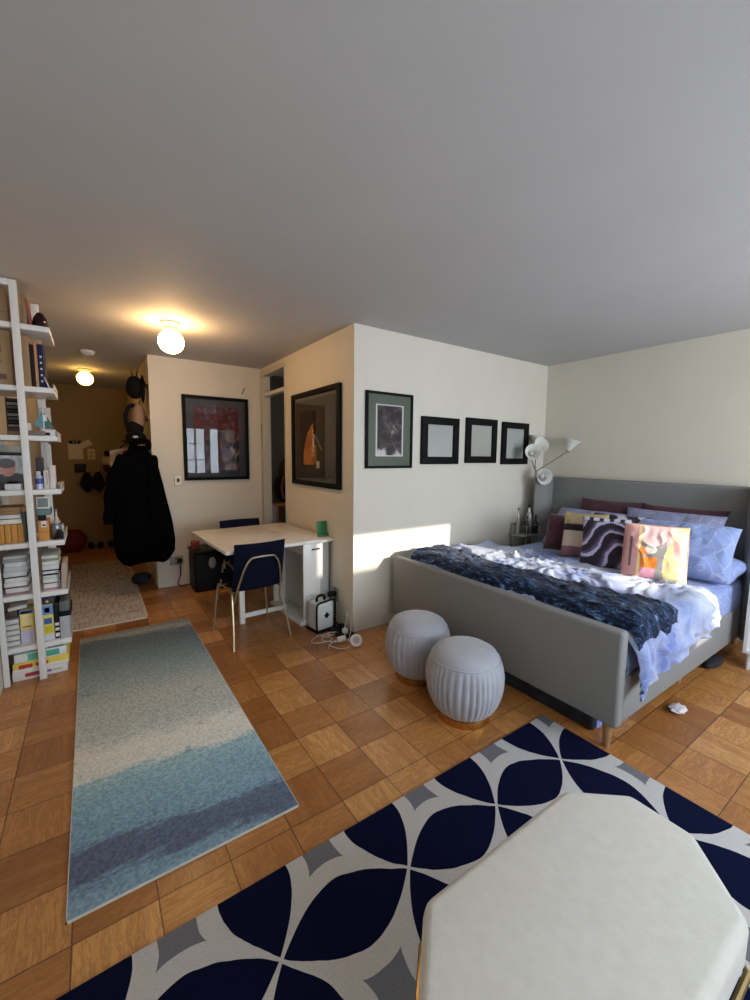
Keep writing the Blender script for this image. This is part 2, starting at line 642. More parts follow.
n = NT('hall_rug_pile')
X, Y, Z = n.xyz()
w1 = n.noise(n.scalev((55, 8, 1)), scale=1.0, detail=3)
w2 = n.noise(n.scalev((3, 45, 1)), scale=1.0, detail=2)
sp = n.noise(scale=120.0)
f = n.m('ADD', n.m('MULTIPLY', w1, 0.6), n.m('MULTIPLY', w2, 0.4))
f2 = n.m('ADD', f, n.m('MULTIPLY', Y, 0.02))
n.color(n.mix(0.25, n.ramp(f2, [(0.40, (196, 184, 170)), (0.52, (174, 160, 146)), (0.62, (134, 118, 108))]), n.ramp(sp, [(0.3, (0, 0, 0)), (0.7, (255, 255, 255))]), 'OVERLAY'))
n.rough(0.95)
n.bump(sp, 0.4, 0.004)
hr = thing('hall_rug', (-1.7, 2.55, 0), 'beige hallway rug with faded brown weave leading to the entry wall', 'rug')
part('pile', rug_mesh(-2.02, -1.395, 1.285, 3.75), n.mat, hr)
part('border', MB().box(-2.03, -1.385, 1.27, 1.285, 0, .009).box(-1.395, -1.382, 1.27, 3.76, 0, .009), plain('pale_binding', (205, 196, 180), 0.9), hr)

# ------------------------------------------------------------------ ceiling lamps, smoke detector
def globe_lamp(x, y, z, r, col, strength, label):
    t = thing('ceiling_globe_lamp', (x, y, H), label, 'ceiling light', 'round globe lamps on the ceiling')
    part('ceiling_plate', MB().lathe([(0, H), (.07, H), (.075, H - .012), (.05, H - .035), (.05, z + r * .9), (0, z + r * .9)], x, y, 24),
         plain('lamp_cap', (222, 200, 160), 0.4), t)
    n = NT('glowing_glass')
    n.color((255, 244, 220))
    n.p.inputs['Emission Color'].default_value = col
    n.p.inputs['Emission Strength'].default_value = strength
    part('globe', MB().ellipsoid((x, y, z), (r, r, r * .93), seg=32, rings=20), n.mat, t, label='lit white glass globe')
    return t


globe_lamp(-1.171, 0.851, 2.352, .094, (1.0, .60, .26, 1), 46.0, 'larger bright white globe lamp on the ceiling nearest the desk wall')
globe_lamp(-1.745, 3.476, 2.385, .088, (1.0, .58, .13, 1), 9.0, 'yellow-lit globe lamp further back on the hallway ceiling')
sd = thing('smoke_detector', (-1.71, 2.36, H), 'white round smoke detector on the ceiling between the two globe lamps', 'smoke detector')
part('body', MB().lathe([(0, H - .035), (.045, H - .035), (.062, H - .02), (.065, H), (0, H)], -1.71, 2.36, 28), plain('white_plastic', (216, 212, 204), 0.4, var=.02), sd)
part('vent_ring', MB().lathe([(.03, H - .036), (.04, H - .041), (.046, H - .034)], -1.71, 2.36, 28), plain('white_plastic', (0, 0, 0)), sd)

# ------------------------------------------------------------------ framed pictures
M_BLACKF = plain('black_frame_paint', (10, 9, 8), 0.6, var=.2, spec=.15)


def glass_mat():
    if 'picture_glass' in _mats: return _mats['picture_glass']
    n = NT('picture_glass')
    nt = n.t
    tr = nt.nodes.new('ShaderNodeBsdfTransparent')
    gl = nt.nodes.new('ShaderNodeBsdfGlossy'); gl.inputs['Roughness'].default_value = 0.015
    fr = nt.nodes.new('ShaderNodeFresnel'); fr.inputs['IOR'].default_value = 1.42
    mx = nt.nodes.new('ShaderNodeMixShader')
    nt.links.new(fr.outputs[0], mx.inputs[0]); nt.links.new(tr.outputs[0], mx.inputs[1]); nt.links.new(gl.outputs[0], mx.inputs[2])
    nt.links.new(mx.outputs[0], nt.nodes['Material Output'].inputs['Surface'])
    _mats['picture_glass'] = n.mat
    return n.mat


def picture(name, M, w, h, fw, art, label, group=None, fd=.03, mat_in=0.0, matc=None, na=(50, 70), frame_mat=None, artm=.9, cat='picture'):
    """M maps local (x right, y towards wall, z up; origin at the bottom middle, on the wall) to the world"""
    t = bpy.data.objects.new(name, None)
    COL.objects.link(t)
    t.location = M.to_translation()
    t.rotation_euler = M.to_euler()
    tags(t, label, cat, group)
    f = MB()
    hw = w / 2
    f.box(-hw, hw, -fd, -.001, 0, fw, bevel=.003).box(-hw, hw, -fd, -.001, h - fw, h, bevel=.003)
    f.box(-hw, -hw + fw, -fd, -.001, fw, h - fw, bevel=.003).box(hw - fw, hw, -fd, -.001, fw, h - fw, bevel=.003)
    lpart('frame', f, frame_mat or M_BLACKF, t)
    if mat_in:
        lpart('mat_board', MB().box(-hw + fw, hw - fw, -.012, -.004, fw, h - fw), matc, t)
    k = fw + mat_in
    aw, ah = w - 2 * k, h - 2 * k
    g = MB().grid(na[0], na[1], lambda u, v: Vector((-aw / 2 + u * aw, -.0135 if mat_in else -.009, k + v * ah)))
    lpart('print', g, painted('art_print', artm), t, color=lambda c: art((c.x + aw / 2) / aw, (c.z - k) / ah), smooth=False)
    if not mat_in:
        lpart('backing', MB().box(-hw + fw, hw - fw, -.007, -.002, fw, h - fw), plain('backing_board', (120, 110, 96), .8), t)
    lpart('glass', MB().grid(1, 1, lambda u, v: Vector((-hw + fw + u * (w - 2 * fw), -.018, fw + v * (h - 2 * fw)))), glass_mat(), t)
    return t


def fn(x, y, s=0.0):
    return noise.fractal(Vector((x, y, s)), 1.0, 2.0, 4)


def mixc(a, b, t):
    t = max(0, min(1, t))
    return tuple(a[i] + (b[i] - a[i]) * t for i in range(3))


def art_portrait(u, v):
    k = fn(u * 4, v * 7, 1.3); k2 = fn(u * 11, v * 16, 4.1)
    c = mixc((30, 22, 26), (84, 68, 72), .35 + k + .5 * k2)
    d = math.hypot((u - .60 - .06 * math.sin(v * 14)) / .20, (v - .52) / .17)
    if d < 1.2: c = mixc(c, (150, 134, 132), (1.2 - d) * (.55 + k2))
    e = v + .22 * fn(u * 3, v * 3, 4) + .10 * u - .17
    if e < .05: c = mixc(c, (206, 198, 194), min(.95, (.05 - e) * 7 + .3 * k2))
    if u < .045 or u > .955 or v < .025 or v > .975: c = (206, 202, 194)
    return c


def art_blank(u, v):
    return mixc((178, 178, 172), (168, 168, 163), v)


def art_blank2(u, v):
    return mixc((168, 166, 154), (172, 171, 160), v)


def art_tall(u, v):
    c = mixc((74, 68, 56), (60, 54, 46), v)
    if .12 < u < .5 and .14 < v < .86: c = mixc((58, 44, 32), (40, 30, 24), v)
    cx = .50 - .30 * (1 - ((v - .17) / .53) ** 2) ** .6 if .17 < v < .70 else 1
    if cx < u < .5: c = mixc((196, 132, 52), (150, 96, 44), v + fn(u * 5, v * 5))
    if abs(u - .47) < .025 and .28 < v < .62 and fn(u * 20, v * 24, 2) > -.1: c = (206, 200, 190)
    if abs(u - (.5 + (.55 - v) * .9)) < .012 and .35 < v < .56: c = (150, 140, 132)
    if abs(u - .58) < .035 and .13 < v < .22: c = (190, 186, 176)
    if abs(u - .5) < .03 and .55 < v < .86: c = (22, 18, 16)
    if .5 < u < .54 and .2 < v < .42: c = (164, 112, 42)
    return c


def art_collage(u, v):
    k = fn(u * 4, v * 4, 3); k2 = fn(u * 9, v * 9, 6)
    c = mixc((40, 36, 42), (82, 62, 66), .5 + k * 1.2)
    if v > .62 + .12 * k: c = mixc((96, 40, 44), (60, 34, 40), .5 + k2)
    if u > .55 and v < .75: c = mixc(c, (134, 76, 52), .25 + k2 * .9)
    if u < .5 and v < .45: c = mixc(c, (96, 96, 108), .35 + k2 * .8)
    if k2 > .34: c = mixc(c, (150, 140, 140), .35)
    return c


def on_art_wall(xc, z): return Matrix.Translation((xc, 0, z))


green_mat = plain('green_mat_board', (84, 92, 78), .8, var=.03)
picture('portrait_picture', on_art_wall(.347, 1.372), .488, .629, .022, art_portrait,
        'tall black-framed dark portrait print in a green mat, leftmost on the wall above the bed', mat_in=.078, matc=green_mat, fd=.025)
G = 'three small black frames in a row on the wall above the bed'
picture('black_picture_frame', on_art_wall(.929, 1.405), .462, .427, .068, art_blank, 'small thick black frame with blank pale sheet, right beside the green-matted portrait', G)
picture('black_picture_frame', on_art_wall(1.487, 1.415), .446, .438, .066, art_blank2, 'small thick black frame with blank pale sheet, middle one of the row of three', G)
picture('black_picture_frame', on_art_wall(2.02, 1.40), .436, .442, .064, art_blank, 'small thick black frame nearest the flower lamp and headboard corner', G)
MW = Matrix.Translation((-0.0, .676, 1.185)) @ Matrix.Rotation(-PI / 2, 4, 'Z')
picture('bird_print', MW, .978, .889, .045, art_tall, 'large black-framed brown print with orange figure, on the wall above the folding table', fd=.035, mat_in=.03, matc=plain('taupe_mat', (92, 86, 72), .8, var=.03), na=(80, 80))
picture('collage_print', Matrix.Translation((-.5295, 2.15, 1.18)), .723, .945, .036, art_collage, 'big black-framed maroon and grey collage print on the wall behind the desk', fd=.03, mat_in=.075, matc=plain('grey_mat', (62, 62, 68), .8, var=.05), na=(70, 90))

# ------------------------------------------------------------------ bed
BY0, BY1 = -1.95, -0.12
n = NT('grey_upholstery')
wv = n.noise(n.scalev((1, 1, 1)), scale=420.0, detail=2)
wv2 = n.noise(scale=4.0, detail=3)
n.color(n.mix(wv2, n.mix(wv, (108, 107, 105), (136, 135, 132)), n.mix(wv, (114, 113, 111), (144, 143, 140))))
n.rough(.9)
n.bump(wv, .35, .002)
M_UPH = n.mat
bed = thing('bed', (1.4, -1.04, 0), 'grey upholstered bed with winged headboard and oak legs against the right wall', 'bed')
part('footboard', MB().box(.33, .405, BY0, BY1 + .012, .13, .632, bevel=.02, seg=4), M_UPH, bed)
part('side_rail', MB().box(.40, 2.42, -1.945, -1.905, .14, .385, bevel=.012, seg=3), M_UPH, bed)
part('side_rail', MB().box(.40, 2.42, -.285, -.245, .14, .385, bevel=.012, seg=3), M_UPH, bed)
part('slat_base', MB().box(.40, 2.42, -1.905, -.285, .24, .30), plain('slat_wood', (170, 140, 100), .7), bed)
part('headboard', MB().box(2.42, 2.52, -1.93, -.17, .12, 1.265, bevel=.025, seg=4), M_UPH, bed)
for s in (0, 1):
    if s == 0: poly = [(2.52, -.13), (2.52, -.215), (2.30, -.255), (2.23, -.225), (2.18, -.17), (2.3, -.155)]
    else: poly = [(2.53, -1.985), (2.53, -1.86), (2.33, -1.895), (2.20, -1.955), (2.20, -2.02), (2.33, -2.0)]
    part('wing', MB().prism(poly, .12, 1.27, bevel=.018, seg=3), M_UPH, bed)
M_OAK = plain('oak_leg', (150, 112, 74), .5, scale=18, var=.15)
for (lx, ly) in ((.365, -1.895), (.365, -.19), (2.45, -1.87), (2.45, -.22), (1.4, -1.85)):
    hgt = .15 if lx != 1.4 else .25
    part('leg', MB().lathe([(0, 0), (.016, 0), (.026, hgt), (0, hgt)], lx, ly, 16), M_OAK, bed)

n = NT('blue_leaf_linen')
nz = n.noise(scale=5.0)
wq = n.m('MULTIPLY', n.noise(scale=9.0, detail=2), 0.22)
X, Y, Z = n.xyz()
vd = n.voronoi(n.comb(n.m('ADD', X, wq), n.m('MULTIPLY', n.m('SUBTRACT', Y, wq), 1.8), n.m('ADD', Z, wq)), scale=9.0)
ln = n.m('LESS_THAN', vd, 0.04)
n.color(n.mix(n.m('MULTIPLY', ln, .34), n.mix(nz, (122, 140, 190), (142, 158, 204)), (196, 206, 232)))
n.rough(.85); n.p.inputs['Sheen Weight'].default_value = .2
n.bump(n.noise(scale=250), .15, .002)
M_BLUE = n.mat
n = NT('pale_duvet_linen')
vd = n.voronoi(n.scalev((1, 1.5, 1.2)), scale=8.0)
ln = n.m('LESS_THAN', vd, 0.03)
nz = n.noise(scale=2.5, detail=3)
n.color(n.mix(n.m('MULTIPLY', ln, .45), n.mix(n.ramp(nz, [(.38, (0, 0, 0)), (.6, (255, 255, 255))]), (100, 118, 172), (178, 184, 200)), (150, 166, 204)))
n.rough(.85); n.p.inputs['Sheen Weight'].default_value = .2
n.bump(n.noise(scale=220), .15, .002)
M_DUVET = n.mat


def rect_section(t_, x, y0, y1, z0, z1, r):
    pass


matt = MB().box(.42, 2.41, -1.915, -.275, .302, .585, bevel=.06, seg=5)
for v in matt.bm.verts:
    v.co += Vector((0, 1, 1)) * .008 * noise.noise(v.co * 6)
ms = thing('mattress', (1.4, -1.1, .302), 'mattress in a blue leaf-patterned fitted sheet on the bed', 'mattress')
g = MB()
g.grid(60, 60, lambda u, v: (lambda x, ang: Vector((x, 0, 0)))(0, 0))
g.bm.clear()
part('core', MB().box(.43, 2.40, -1.90, -.29, .302, .56, bevel=.05, seg=4), plain('mattress_white', (206, 206, 208), .9), ms)


def sheet_pt(u, v):
    # v: across, from the wall side, over the top, down the near side
    x = .425 + u * 1.985
    L = -.27 + 0
    path = [(-.268, .33), (-.262, .52), (-.30, .585), (-.6, .60), (-1.1, .602), (-1.6, .60), (-1.86, .59), (-1.925, .545), (-1.935, .45), (-1.93, .33)]
    k = v * (len(path) - 1)
    i = min(int(k), len(path) - 2)
    f_ = k - i
    y = path[i][0] + (path[i + 1][0] - path[i][0]) * f_
    z = path[i][1] + (path[i + 1][1] - path[i][1]) * f_
    q = Vector((x * 2.2, y * 2.2, z * 3))
    a_ = noise.fractal(q, 1.0, 2.0, 4)
    r_ = noise.ridged_multi_fractal(Vector((x * 1.6 + 3, y * 1.6, z * 2)), 1.0, 2.0, 4, 1.0, 2.0)
    return Vector((x, y - (.012 * a_ if y < -1.8 else 0), z + .010 * a_ + .006 * r_ * (1 if z > .5 else .3)))


part('fitted_sheet', MB().grid(90, 60, sheet_pt), M_BLUE, ms, ang=80)


def drape(x0f, x1f, y_wall, y_edge, hang, zbase, amp, nu, nv, seed, thick, puff=0.0, fold=.0, endroll=.06, s0=.04, s0w=.10):
    """cloth lying across the bed (u along the bed, v across it) and hanging over the near side by hang(u)"""
    top = []
    def P(u, v):
        Ltop = abs(y_edge - y_wall)
        hg = hang(u)
        R_ = .07
        total = Ltop + R_ * 1.2 + hg
        s = v * total
        if s < Ltop:
            y = y_wall - s; z = 0; nrm = Vector((0, 0, 1)); ov = 0
        elif s < Ltop + R_ * 1.2:
            a_ = (s - Ltop) / (R_ * 1.2) * PI / 2
            y = y_edge - R_ * math.sin(a_); z = -R_ * (1 - math.cos(a_)); nrm = Vector((0, -math.sin(a_), math.cos(a_))); ov = a_ / (PI / 2)
        else:
            y = y_edge - R_; z = -R_ - (s - Ltop - R_ * 1.2); nrm = Vector((0, -1, 0)); ov = 1
        xa, xb = x0f(v), x1f(v)
        x = xa + (xb - xa) * u
        q = Vector((x * 2.4 + seed, y * 2.4, z * 2.4 + seed))
        warp = Vector((noise.noise(q * .7), noise.noise(q * .7 + Vector((5, 5, 5))), 0)) * .8
        a_ = noise.fractal(q + warp, 1.0, 2.1, 4)
        r_ = 1 - abs(noise.noise((q + warp) * 2.0)) * 2
        r2 = 1 - abs(noise.noise((q + warp * 1.5) * 4.2 + Vector((9, 2, 4)))) * 2
        dsp = amp * (a_ * .6 + max(0, r_) ** 4 * .9 + max(0, r2) ** 4 * .6)
        e_ = min(1, u / .05) * min(1, (1 - u) / .08)
        dsp += puff * (math.sin(PI * min(1, max(0, u))) ** .35)
        if ov > 0:
            dsp += fold * ov * (math.sin(x * 26 + seed) + .6 * math.sin(x * 47 + 2 * a_)) * (.4 + min(1, -z / .2))
        zz = zbase + z
        # the ends round down
        if u > 1 - .10: 
            kk = (u - .90) / .10
            zz -= endroll * (1 - math.sqrt(max(0, 1 - kk * kk)))
        if u < s0w: zz -= s0 * (1 - math.sqrt(max(0, 1 - (1 - u / s0w) ** 2)))
        return Vector((x, y, zz)) + nrm * dsp
    m = MB().grid(nu, nv, P)
    bmesh.ops.recalc_face_normals(m.bm, faces=m.bm.faces)
    bmesh.ops.solidify(m.bm, geom=list(m.bm.faces), thickness=thick)
    return m


dv = drape(lambda v: .415 + .01 * math.sin(v * 9), lambda v: 1.42 + .10 * math.sin(v * 3.4) + .10 * v,
           -.24, -1.90, lambda u: .05 + .155 * (1 - u) ** .5 * (1 + .10 * math.sin(u * 17)), .612, .026, 110, 170, 2.3, -.012, puff=.026, fold=.010, endroll=.075, s0=.05, s0w=.12)
dvo = solo('duvet', dv, M_DUVET, 'rumpled white and lavender-blue duvet spread over the bed and hanging over its side', 'duvet', ang=80)

n = NT('navy_velvet_throw')
st = n.noise(n.scalev((52, 12, 28)), scale=1.0, detail=5, rough=.75, dist=.9)
n.color(n.ramp(st, [(.38, (4, 9, 24)), (.50, (14, 28, 54)), (.58, (44, 74, 112)), (.68, (132, 160, 196))]))
n.rough(.75); n.p.inputs['Specular IOR Level'].default_value = .2; n.p.inputs['Sheen Weight'].default_value = .12; n.p.inputs['Sheen Roughness'].default_value = .4
n.bump(st, .8, .012)
tw = drape(lambda v: .412 + .015 * math.sin(v * 13), lambda v: .76 + .05 * math.sin(v * 7 + 1) + .05 * v,
           -.24, -1.915, lambda u: .01 + .04 * math.sin(u * 3.1) ** 2, .684, .016, 60, 170, 8.1, .016, puff=.014, fold=.006, endroll=.05, s0=.065, s0w=.30)
solo('throw_blanket', tw, n.mat, 'crinkled dark navy velvet throw lying along the foot of the bed', 'blanket', ang=80)


# ------------------------------------------------------------------ pillows
def pillow_mesh(w_, h_, t_, seed=0, nu=44, nv=44, amp=.012, pinch=.05, sag=0.0):
    m = MB()
    def side(sg):
        def P(u, v):
            a_, b = u * 2 - 1, v * 2 - 1
            k = (1 - abs(a_) ** 2.6) * (1 - abs(b) ** 2.6)
            th = t_ / 2 * max(0, k) ** .42
            px = a_ * w_ / 2 * (1 - pinch * (1 - abs(b) ** 2) * abs(a_) ** 3)
            pz = b * h_ / 2 * (1 - pinch * (1 - abs(a_) ** 2) * abs(b) ** 3)
            q = Vector((px * 7 + seed, pz * 7, seed * 3.1))
            wv = noise.fractal(q, 1.0, 2.0, 3) + .7 * max(0, 1 - abs(noise.noise(q * 1.3)) * 2.4) ** 2
            th += amp * wv * max(0, k) ** .5
            return Vector((px, sg * th, pz - sag * (1 - a_ * a_) * (1 if b > 0 else 0)))
        return P
    m.grid(nu, nv, side(-1))
    m.grid(nu, nv, side(1))
    bmesh.ops.remove_doubles(m.bm, verts=m.bm.verts, dist=1e-4)
    return m


def pillow(name, loc, yawd, tilt, w_, h_, t_, mat, label, cat='pillow', color=None, seed=0, roll=0, piping=None, amp=.012, sag=0, group=None):
    """local -y is the face that looks at the room; yaw 90 degrees turns it to -x; tilt leans the top backwards"""
    m = pillow_mesh(w_, h_, t_, seed, amp=amp, sag=sag, nu=70 if color else 44, nv=70 if color else 44)
    me = finish(name, m, mat, True, 80)
    if color: paint(me, lambda c: color(c.x / w_ + .5, c.z / h_ + .5))
    o = bpy.data.objects.new(name, me)
    COL.objects.link(o)
    # face -y -> -x : rotate -90 about z
    R_ = Matrix.Rotation(math.radians(yawd), 4, 'Z') @ Matrix.Rotation(math.radians(-tilt), 4, 'X') @ Matrix.Rotation(math.radians(roll), 4, 'Y')
    o.matrix_world = Matrix.Translation(loc) @ R_
    tags(o, label, cat, group)
    if piping:
        pts = []
        for k in range(80):
            a_ = 2 * PI * k / 80
            cx_, cz_ = math.cos(a_), math.sin(a_)
            s_ = 1 / max(abs(cx_), abs(cz_)); s_ = min(s_, 1.36)
            pts.append((cx_ * s_ * w_ / 2 * .975, 0, cz_ * s_ * h_ / 2 * .975))
        p_ = lpart('piping', MB().tube(pts, .004, 6, closed=True), piping, o)
    return o


n = NT('maroon_velvet')
f = n.noise(scale=8.0, detail=3)
n.color(n.mix(f, (52, 14, 30), (76, 24, 42)))
n.rough(.8); n.p.inputs['Sheen Weight'].default_value = .25
n.bump(n.noise(scale=200), .2, .002)
M_MAR = n.mat
n = NT('lavender_linen')
vd = n.voronoi(n.scalev((1, 1, 1.6)), scale=11.0)
ln = n.m('LESS_THAN', vd, 0.035)
n.color(n.mix(n.m('MULTIPLY', ln, .4), (140, 142, 172), (186, 188, 208)))
n.rough(.85)
n.bump(n.noise(scale=250), .15, .002)
M_LAV = n.mat

# turning -90 about z makes the face look at -x, local +x then runs towards -y (the camera's side)
pillow('long_pillow', (2.30, -.89, .89), -90, 18, .58, .40, .13, M_MAR, 'maroon velvet pillow standing against the headboard, farther from the camera', seed=1, group='maroon velvet pillows at the headboard')
pillow('long_pillow', (2.29, -1.48, .885), -90, 18, .62, .40, .13, M_MAR, 'maroon velvet pillow standing against the headboard, nearer the camera', seed=2, group='maroon velvet pillows at the headboard')
pillow('bed_pillow', (2.08, -.80, .80), -90, 44, .70, .46, .16, M_LAV, 'grey-lavender sleeping pillow behind the small maroon and tan cushions', seed=3)
pillow('bed_pillow', (2.16, -1.44, .845), -90, 30, .72, .44, .13, M_LAV, 'grey-lavender sleeping pillow leaning under the nearer maroon pillow', seed=13)
pillow('bed_pillow', (1.88, -1.60, .805), -84, 38, .72, .45, .20, M_BLUE, 'bright blue sleeping pillow with pale leaf lines at the near side of the bed', seed=4, amp=.022)
pillow('bed_pillow', (2.06, -1.72, .66), -90, 84, .48, .50, .15, M_BLUE, 'blue leaf-patterned pillow lying flat beneath the bright blue one', seed=5, amp=.022)
M_PAT = painted('woven_pattern', .85, grain=.25)


def col_zebra(u, v):
    k = math.sin(u * 16 + 5 * fn(u * 2, v * 2, 2)) + .5 * fn(u * 6, v * 6)
    return (196, 192, 200) if k > .1 else (40, 36, 44)


def col_tan(u, v):
    # tan top, black arc, cream block, mauve foot
    if v < .24: return (140, 98, 104)
    arc = .62 - .35 * max(0, (u - .45)) ** 1.3 * 1.2
    if v > .70: return (168, 146, 112) if u > .12 else (186, 168, 118)
    if v > .56 - .9 * max(0, u - .62): return (36, 26, 30)
    if u > .86 - .12 * (v < .5): return (36, 26, 30)
    return (204, 186, 164)


def col_swirl(u, v):
    w_ = v * 3.6 - u * 1.2 + .55 * math.sin(u * 4.0 + v * 3.5) + .5 * fn(u * 1.4, v * 1.4, 5)
    k = w_ % 1.0
    if v > .9: return (200, 198, 206) if (u * 5 + .3) % 1 > .4 else (40, 34, 42)
    if k < .22: return (178, 172, 204)
    if k < .40: return (92, 80, 92)
    if k < .55: return (56, 42, 74)
    return (38, 28, 40)


def col_pink(u, v):
    c = (226, 176, 170)
    if u < .30:
        c = (214, 160, 156)
        if .12 < u < .16 and .2 < v < .72: c = (112, 92, 96)
        if abs(u - .27) < .018: c = (244, 214, 150)
    elif u < .68:
        c = (232, 196, 190)
        if math.hypot((u - .48) / .22, (v - .85) / .28) > 1.0 and v < .92:
            c = (140, 132, 126)
        if v < .38 and u < .55: c = (226, 130, 46)
        if v < .20: c = (222, 152, 164) if u < .52 else (160, 152, 144)
    if math.hypot(u - .34, v - .48) < .075: c = (222, 120, 44)
    if math.hypot(u - .45, v - .52) < .085: c = (238, 226, 210)
    if u > .68 - .05 * math.sin(v * 6):
        c = (236, 220, 150) if fn(u * 7, v * 7, 3) > -.15 else (232, 200, 176)
        if .78 < u < .92 and .42 < v < .7: c = (230, 170, 160)
    return c


pillow('throw_cushion', (1.86, -1.16, .82), -86, 28, .46, .40, .12, M_PAT, 'black and white patterned cushion mostly hidden behind the swirl and pink cushions', 'cushion', col_zebra, seed=6)
pillow('throw_cushion', (1.74, -.80, .80), -78, 18, .34, .34, .14, M_MAR, 'small square maroon velvet cushion at the wall end of the cushion row', 'cushion', seed=7)
pillow('throw_cushion', (1.64, -1.03, .825), -70, 18, .34, .40, .14, M_PAT, 'cushion with tan, black, cream and mauve blocks beside the small maroon one', 'cushion', col_tan, seed=8)
pillow('throw_cushion', (1.50, -1.28, .825), -68, 18, .35, .40, .15, M_PAT, 'dark purple cushion with lilac and black swirls beside the pink one', 'cushion', col_swirl, seed=9)
pillow('throw_cushion', (1.45, -1.63, .825), -70, 22, .38, .40, .15, M_PAT, 'pink, orange, grey and yellow abstract cushion at the front of the bed', 'cushion', col_pink, seed=10, piping=plain('pink_cord', (206, 160, 150), .8))

# ------------------------------------------------------------------ things under and beside the bed
ub = thing('storage_bag', (.47, -1.42, 0), 'long dark navy zip storage bag under the foot of the bed', 'storage bag')
n = NT('navy_print_cloth')
f = n.noise(scale=7, detail=4)
n.color(n.ramp(f, [(.35, (18, 20, 30)), (.5, (34, 42, 54)), (.62, (40, 70, 74)), (.72, (120, 120, 130))]))
n.rough(.5)
b = MB().box(.41, .98, -1.80, -1.02, .0, .115, bevel=.02, seg=3)
part('body', b, n.mat, ub)
part('zip_edge', MB().box(.405, .985, -1.805, -1.015, .098, .104), plain('zip_grey', (76, 80, 90), .5), ub)
part('end_panel', MB().box(.44, .95, -1.806, -1.799, .015, .09), plain('bag_blue', (112, 132, 190), .6), ub, label='light blue end panel')
solo('slipper', MB().ellipsoid((1.86, -1.90, .03), (.13, .05, .03), dist=lambda c: 1 + .1 * c.x), plain('dark_slipper', (44, 42, 48), .8),
     'dark grey slipper on the floor under the head end of the bed', 'slipper')
crum = MB().ellipsoid((1.02, -1.98, .018), (.055, .04, .018), seg=24, rings=14, dist=lambda c: 1 + .35 * noise.noise(c * 3))
solo('crumpled_wrapper', crum, plain('wrapper_white', (206, 196, 200), .4), 'small crumpled white wrapper on the parquet below the bed rail', 'wrapper')

ns_ = thing('nightstand', (2.36, -2.27, 0), 'white open-front nightstand at the right edge beside the headboard', 'nightstand')
M_WHITE = plain('white_lacquer', (222, 222, 222), .35, var=.01)
nsx0, nsx1, nsy0, nsy1 = 1.98, 2.19, -2.50, -2.028
part('top', MB().box(nsx0, nsx1, nsy0, nsy1, .655, .68, bevel=.004), M_WHITE, ns_)
part('side_panel', MB().box(nsx0, nsx1, nsy1 - .02, nsy1, .12, .655), M_WHITE, ns_)
part('side_panel', MB().box(nsx0, nsx1, nsy0, nsy0 + .02, .12, .655), M_WHITE, ns_)
part('shelf', MB().box(nsx0, nsx1, nsy0 + .02, nsy1 - .02, .12, .14), M_WHITE, ns_)
part('drawer', MB().box(nsx0 - .005, nsx1 - .02, nsy0 + .02, nsy1 - .02, .47, .64, bevel=.003), M_WHITE, ns_)
part('back_panel', MB().box(nsx1 - .015, nsx1, nsy0 + .02, nsy1 - .02, .14, .655), M_WHITE, ns_)
for a_ in (nsx0 + .03, nsx1 - .03):
    for b in (nsy0 + .03, nsy1 - .03):
        part('leg', MB().lathe([(0, 0), (.012, 0), (.018, .12), (0, .12)], a_, b, 12), M_WHITE, ns_)

# bedside wire stand with bottles, in the gap between bed and wall
M_CHR = plain('brushed_steel', (176, 172, 162), .3, .9, var=.04)
ws = thing('wire_side_table', (2.07, -.125, 0), 'slim wire side table holding bottles between the bed and the picture wall', 'side table')
part('tray', MB().box(1.95, 2.23, -.225, -.035, .64, .655, bevel=.003), plain('glass_tray', (150, 148, 138), .12, .2), ws)
for k, (a_, b) in enumerate(((2.0, -.225), (2.23, -.225), (2.0, -.035), (2.23, -.035))):
    part('leg', MB().tube([(a_, b, 0), (a_, b, .76)], .006), M_CHR, ws)
part('top_rail', MB().tube([(2.0, -.225, .755), (2.23, -.225, .755), (2.23, -.035, .755), (2.0, -.035, .755)], .006, closed=True), M_CHR, ws)


def bottle(x, y, z, h, r, mat, label, cap=None, group=None):
    t = thing('bottle', (x, y, z), label, 'bottle', group)
    part('body', MB().lathe([(0, z), (r, z), (r, z + h * .55), (r * .8, z + h * .66), (r * .35, z + h * .75), (r * .35, z + h * .9), (0, z + h * .9)], x, y, 18), mat, t)
    part('cap', MB().lathe([(0, z + h * .9), (r * .42, z + h * .9), (r * .42, z + h), (0, z + h)], x, y, 14), cap or plain('black_cap', (20, 20, 22), .4), t)
    return t


M_CLEARB = plain('pale_bottle_glass', (168, 166, 154), .08, var=.03, coat=.6)
M_DARKB = plain('dark_bottle_glass', (48, 42, 36), .1, var=.1, coat=.6)
bottle(2.165, -.13, .655, .31, .034, M_CLEARB, 'tallest clear bottle with black cap on the bedside wire table')
bottle(2.08, -.17, .655, .20, .022, M_DARKB, 'thin dark bottle in front of the tallest one on the wire table')
bottle(2.035, -.09, .655, .28, .018, M_CLEARB, 'narrow pale bottle at the left end of the wire table')
bottle(2.20, -.19, .655, .20, .026, M_DARKB, 'short dark amber bottle nearest the headboard on the wire table')

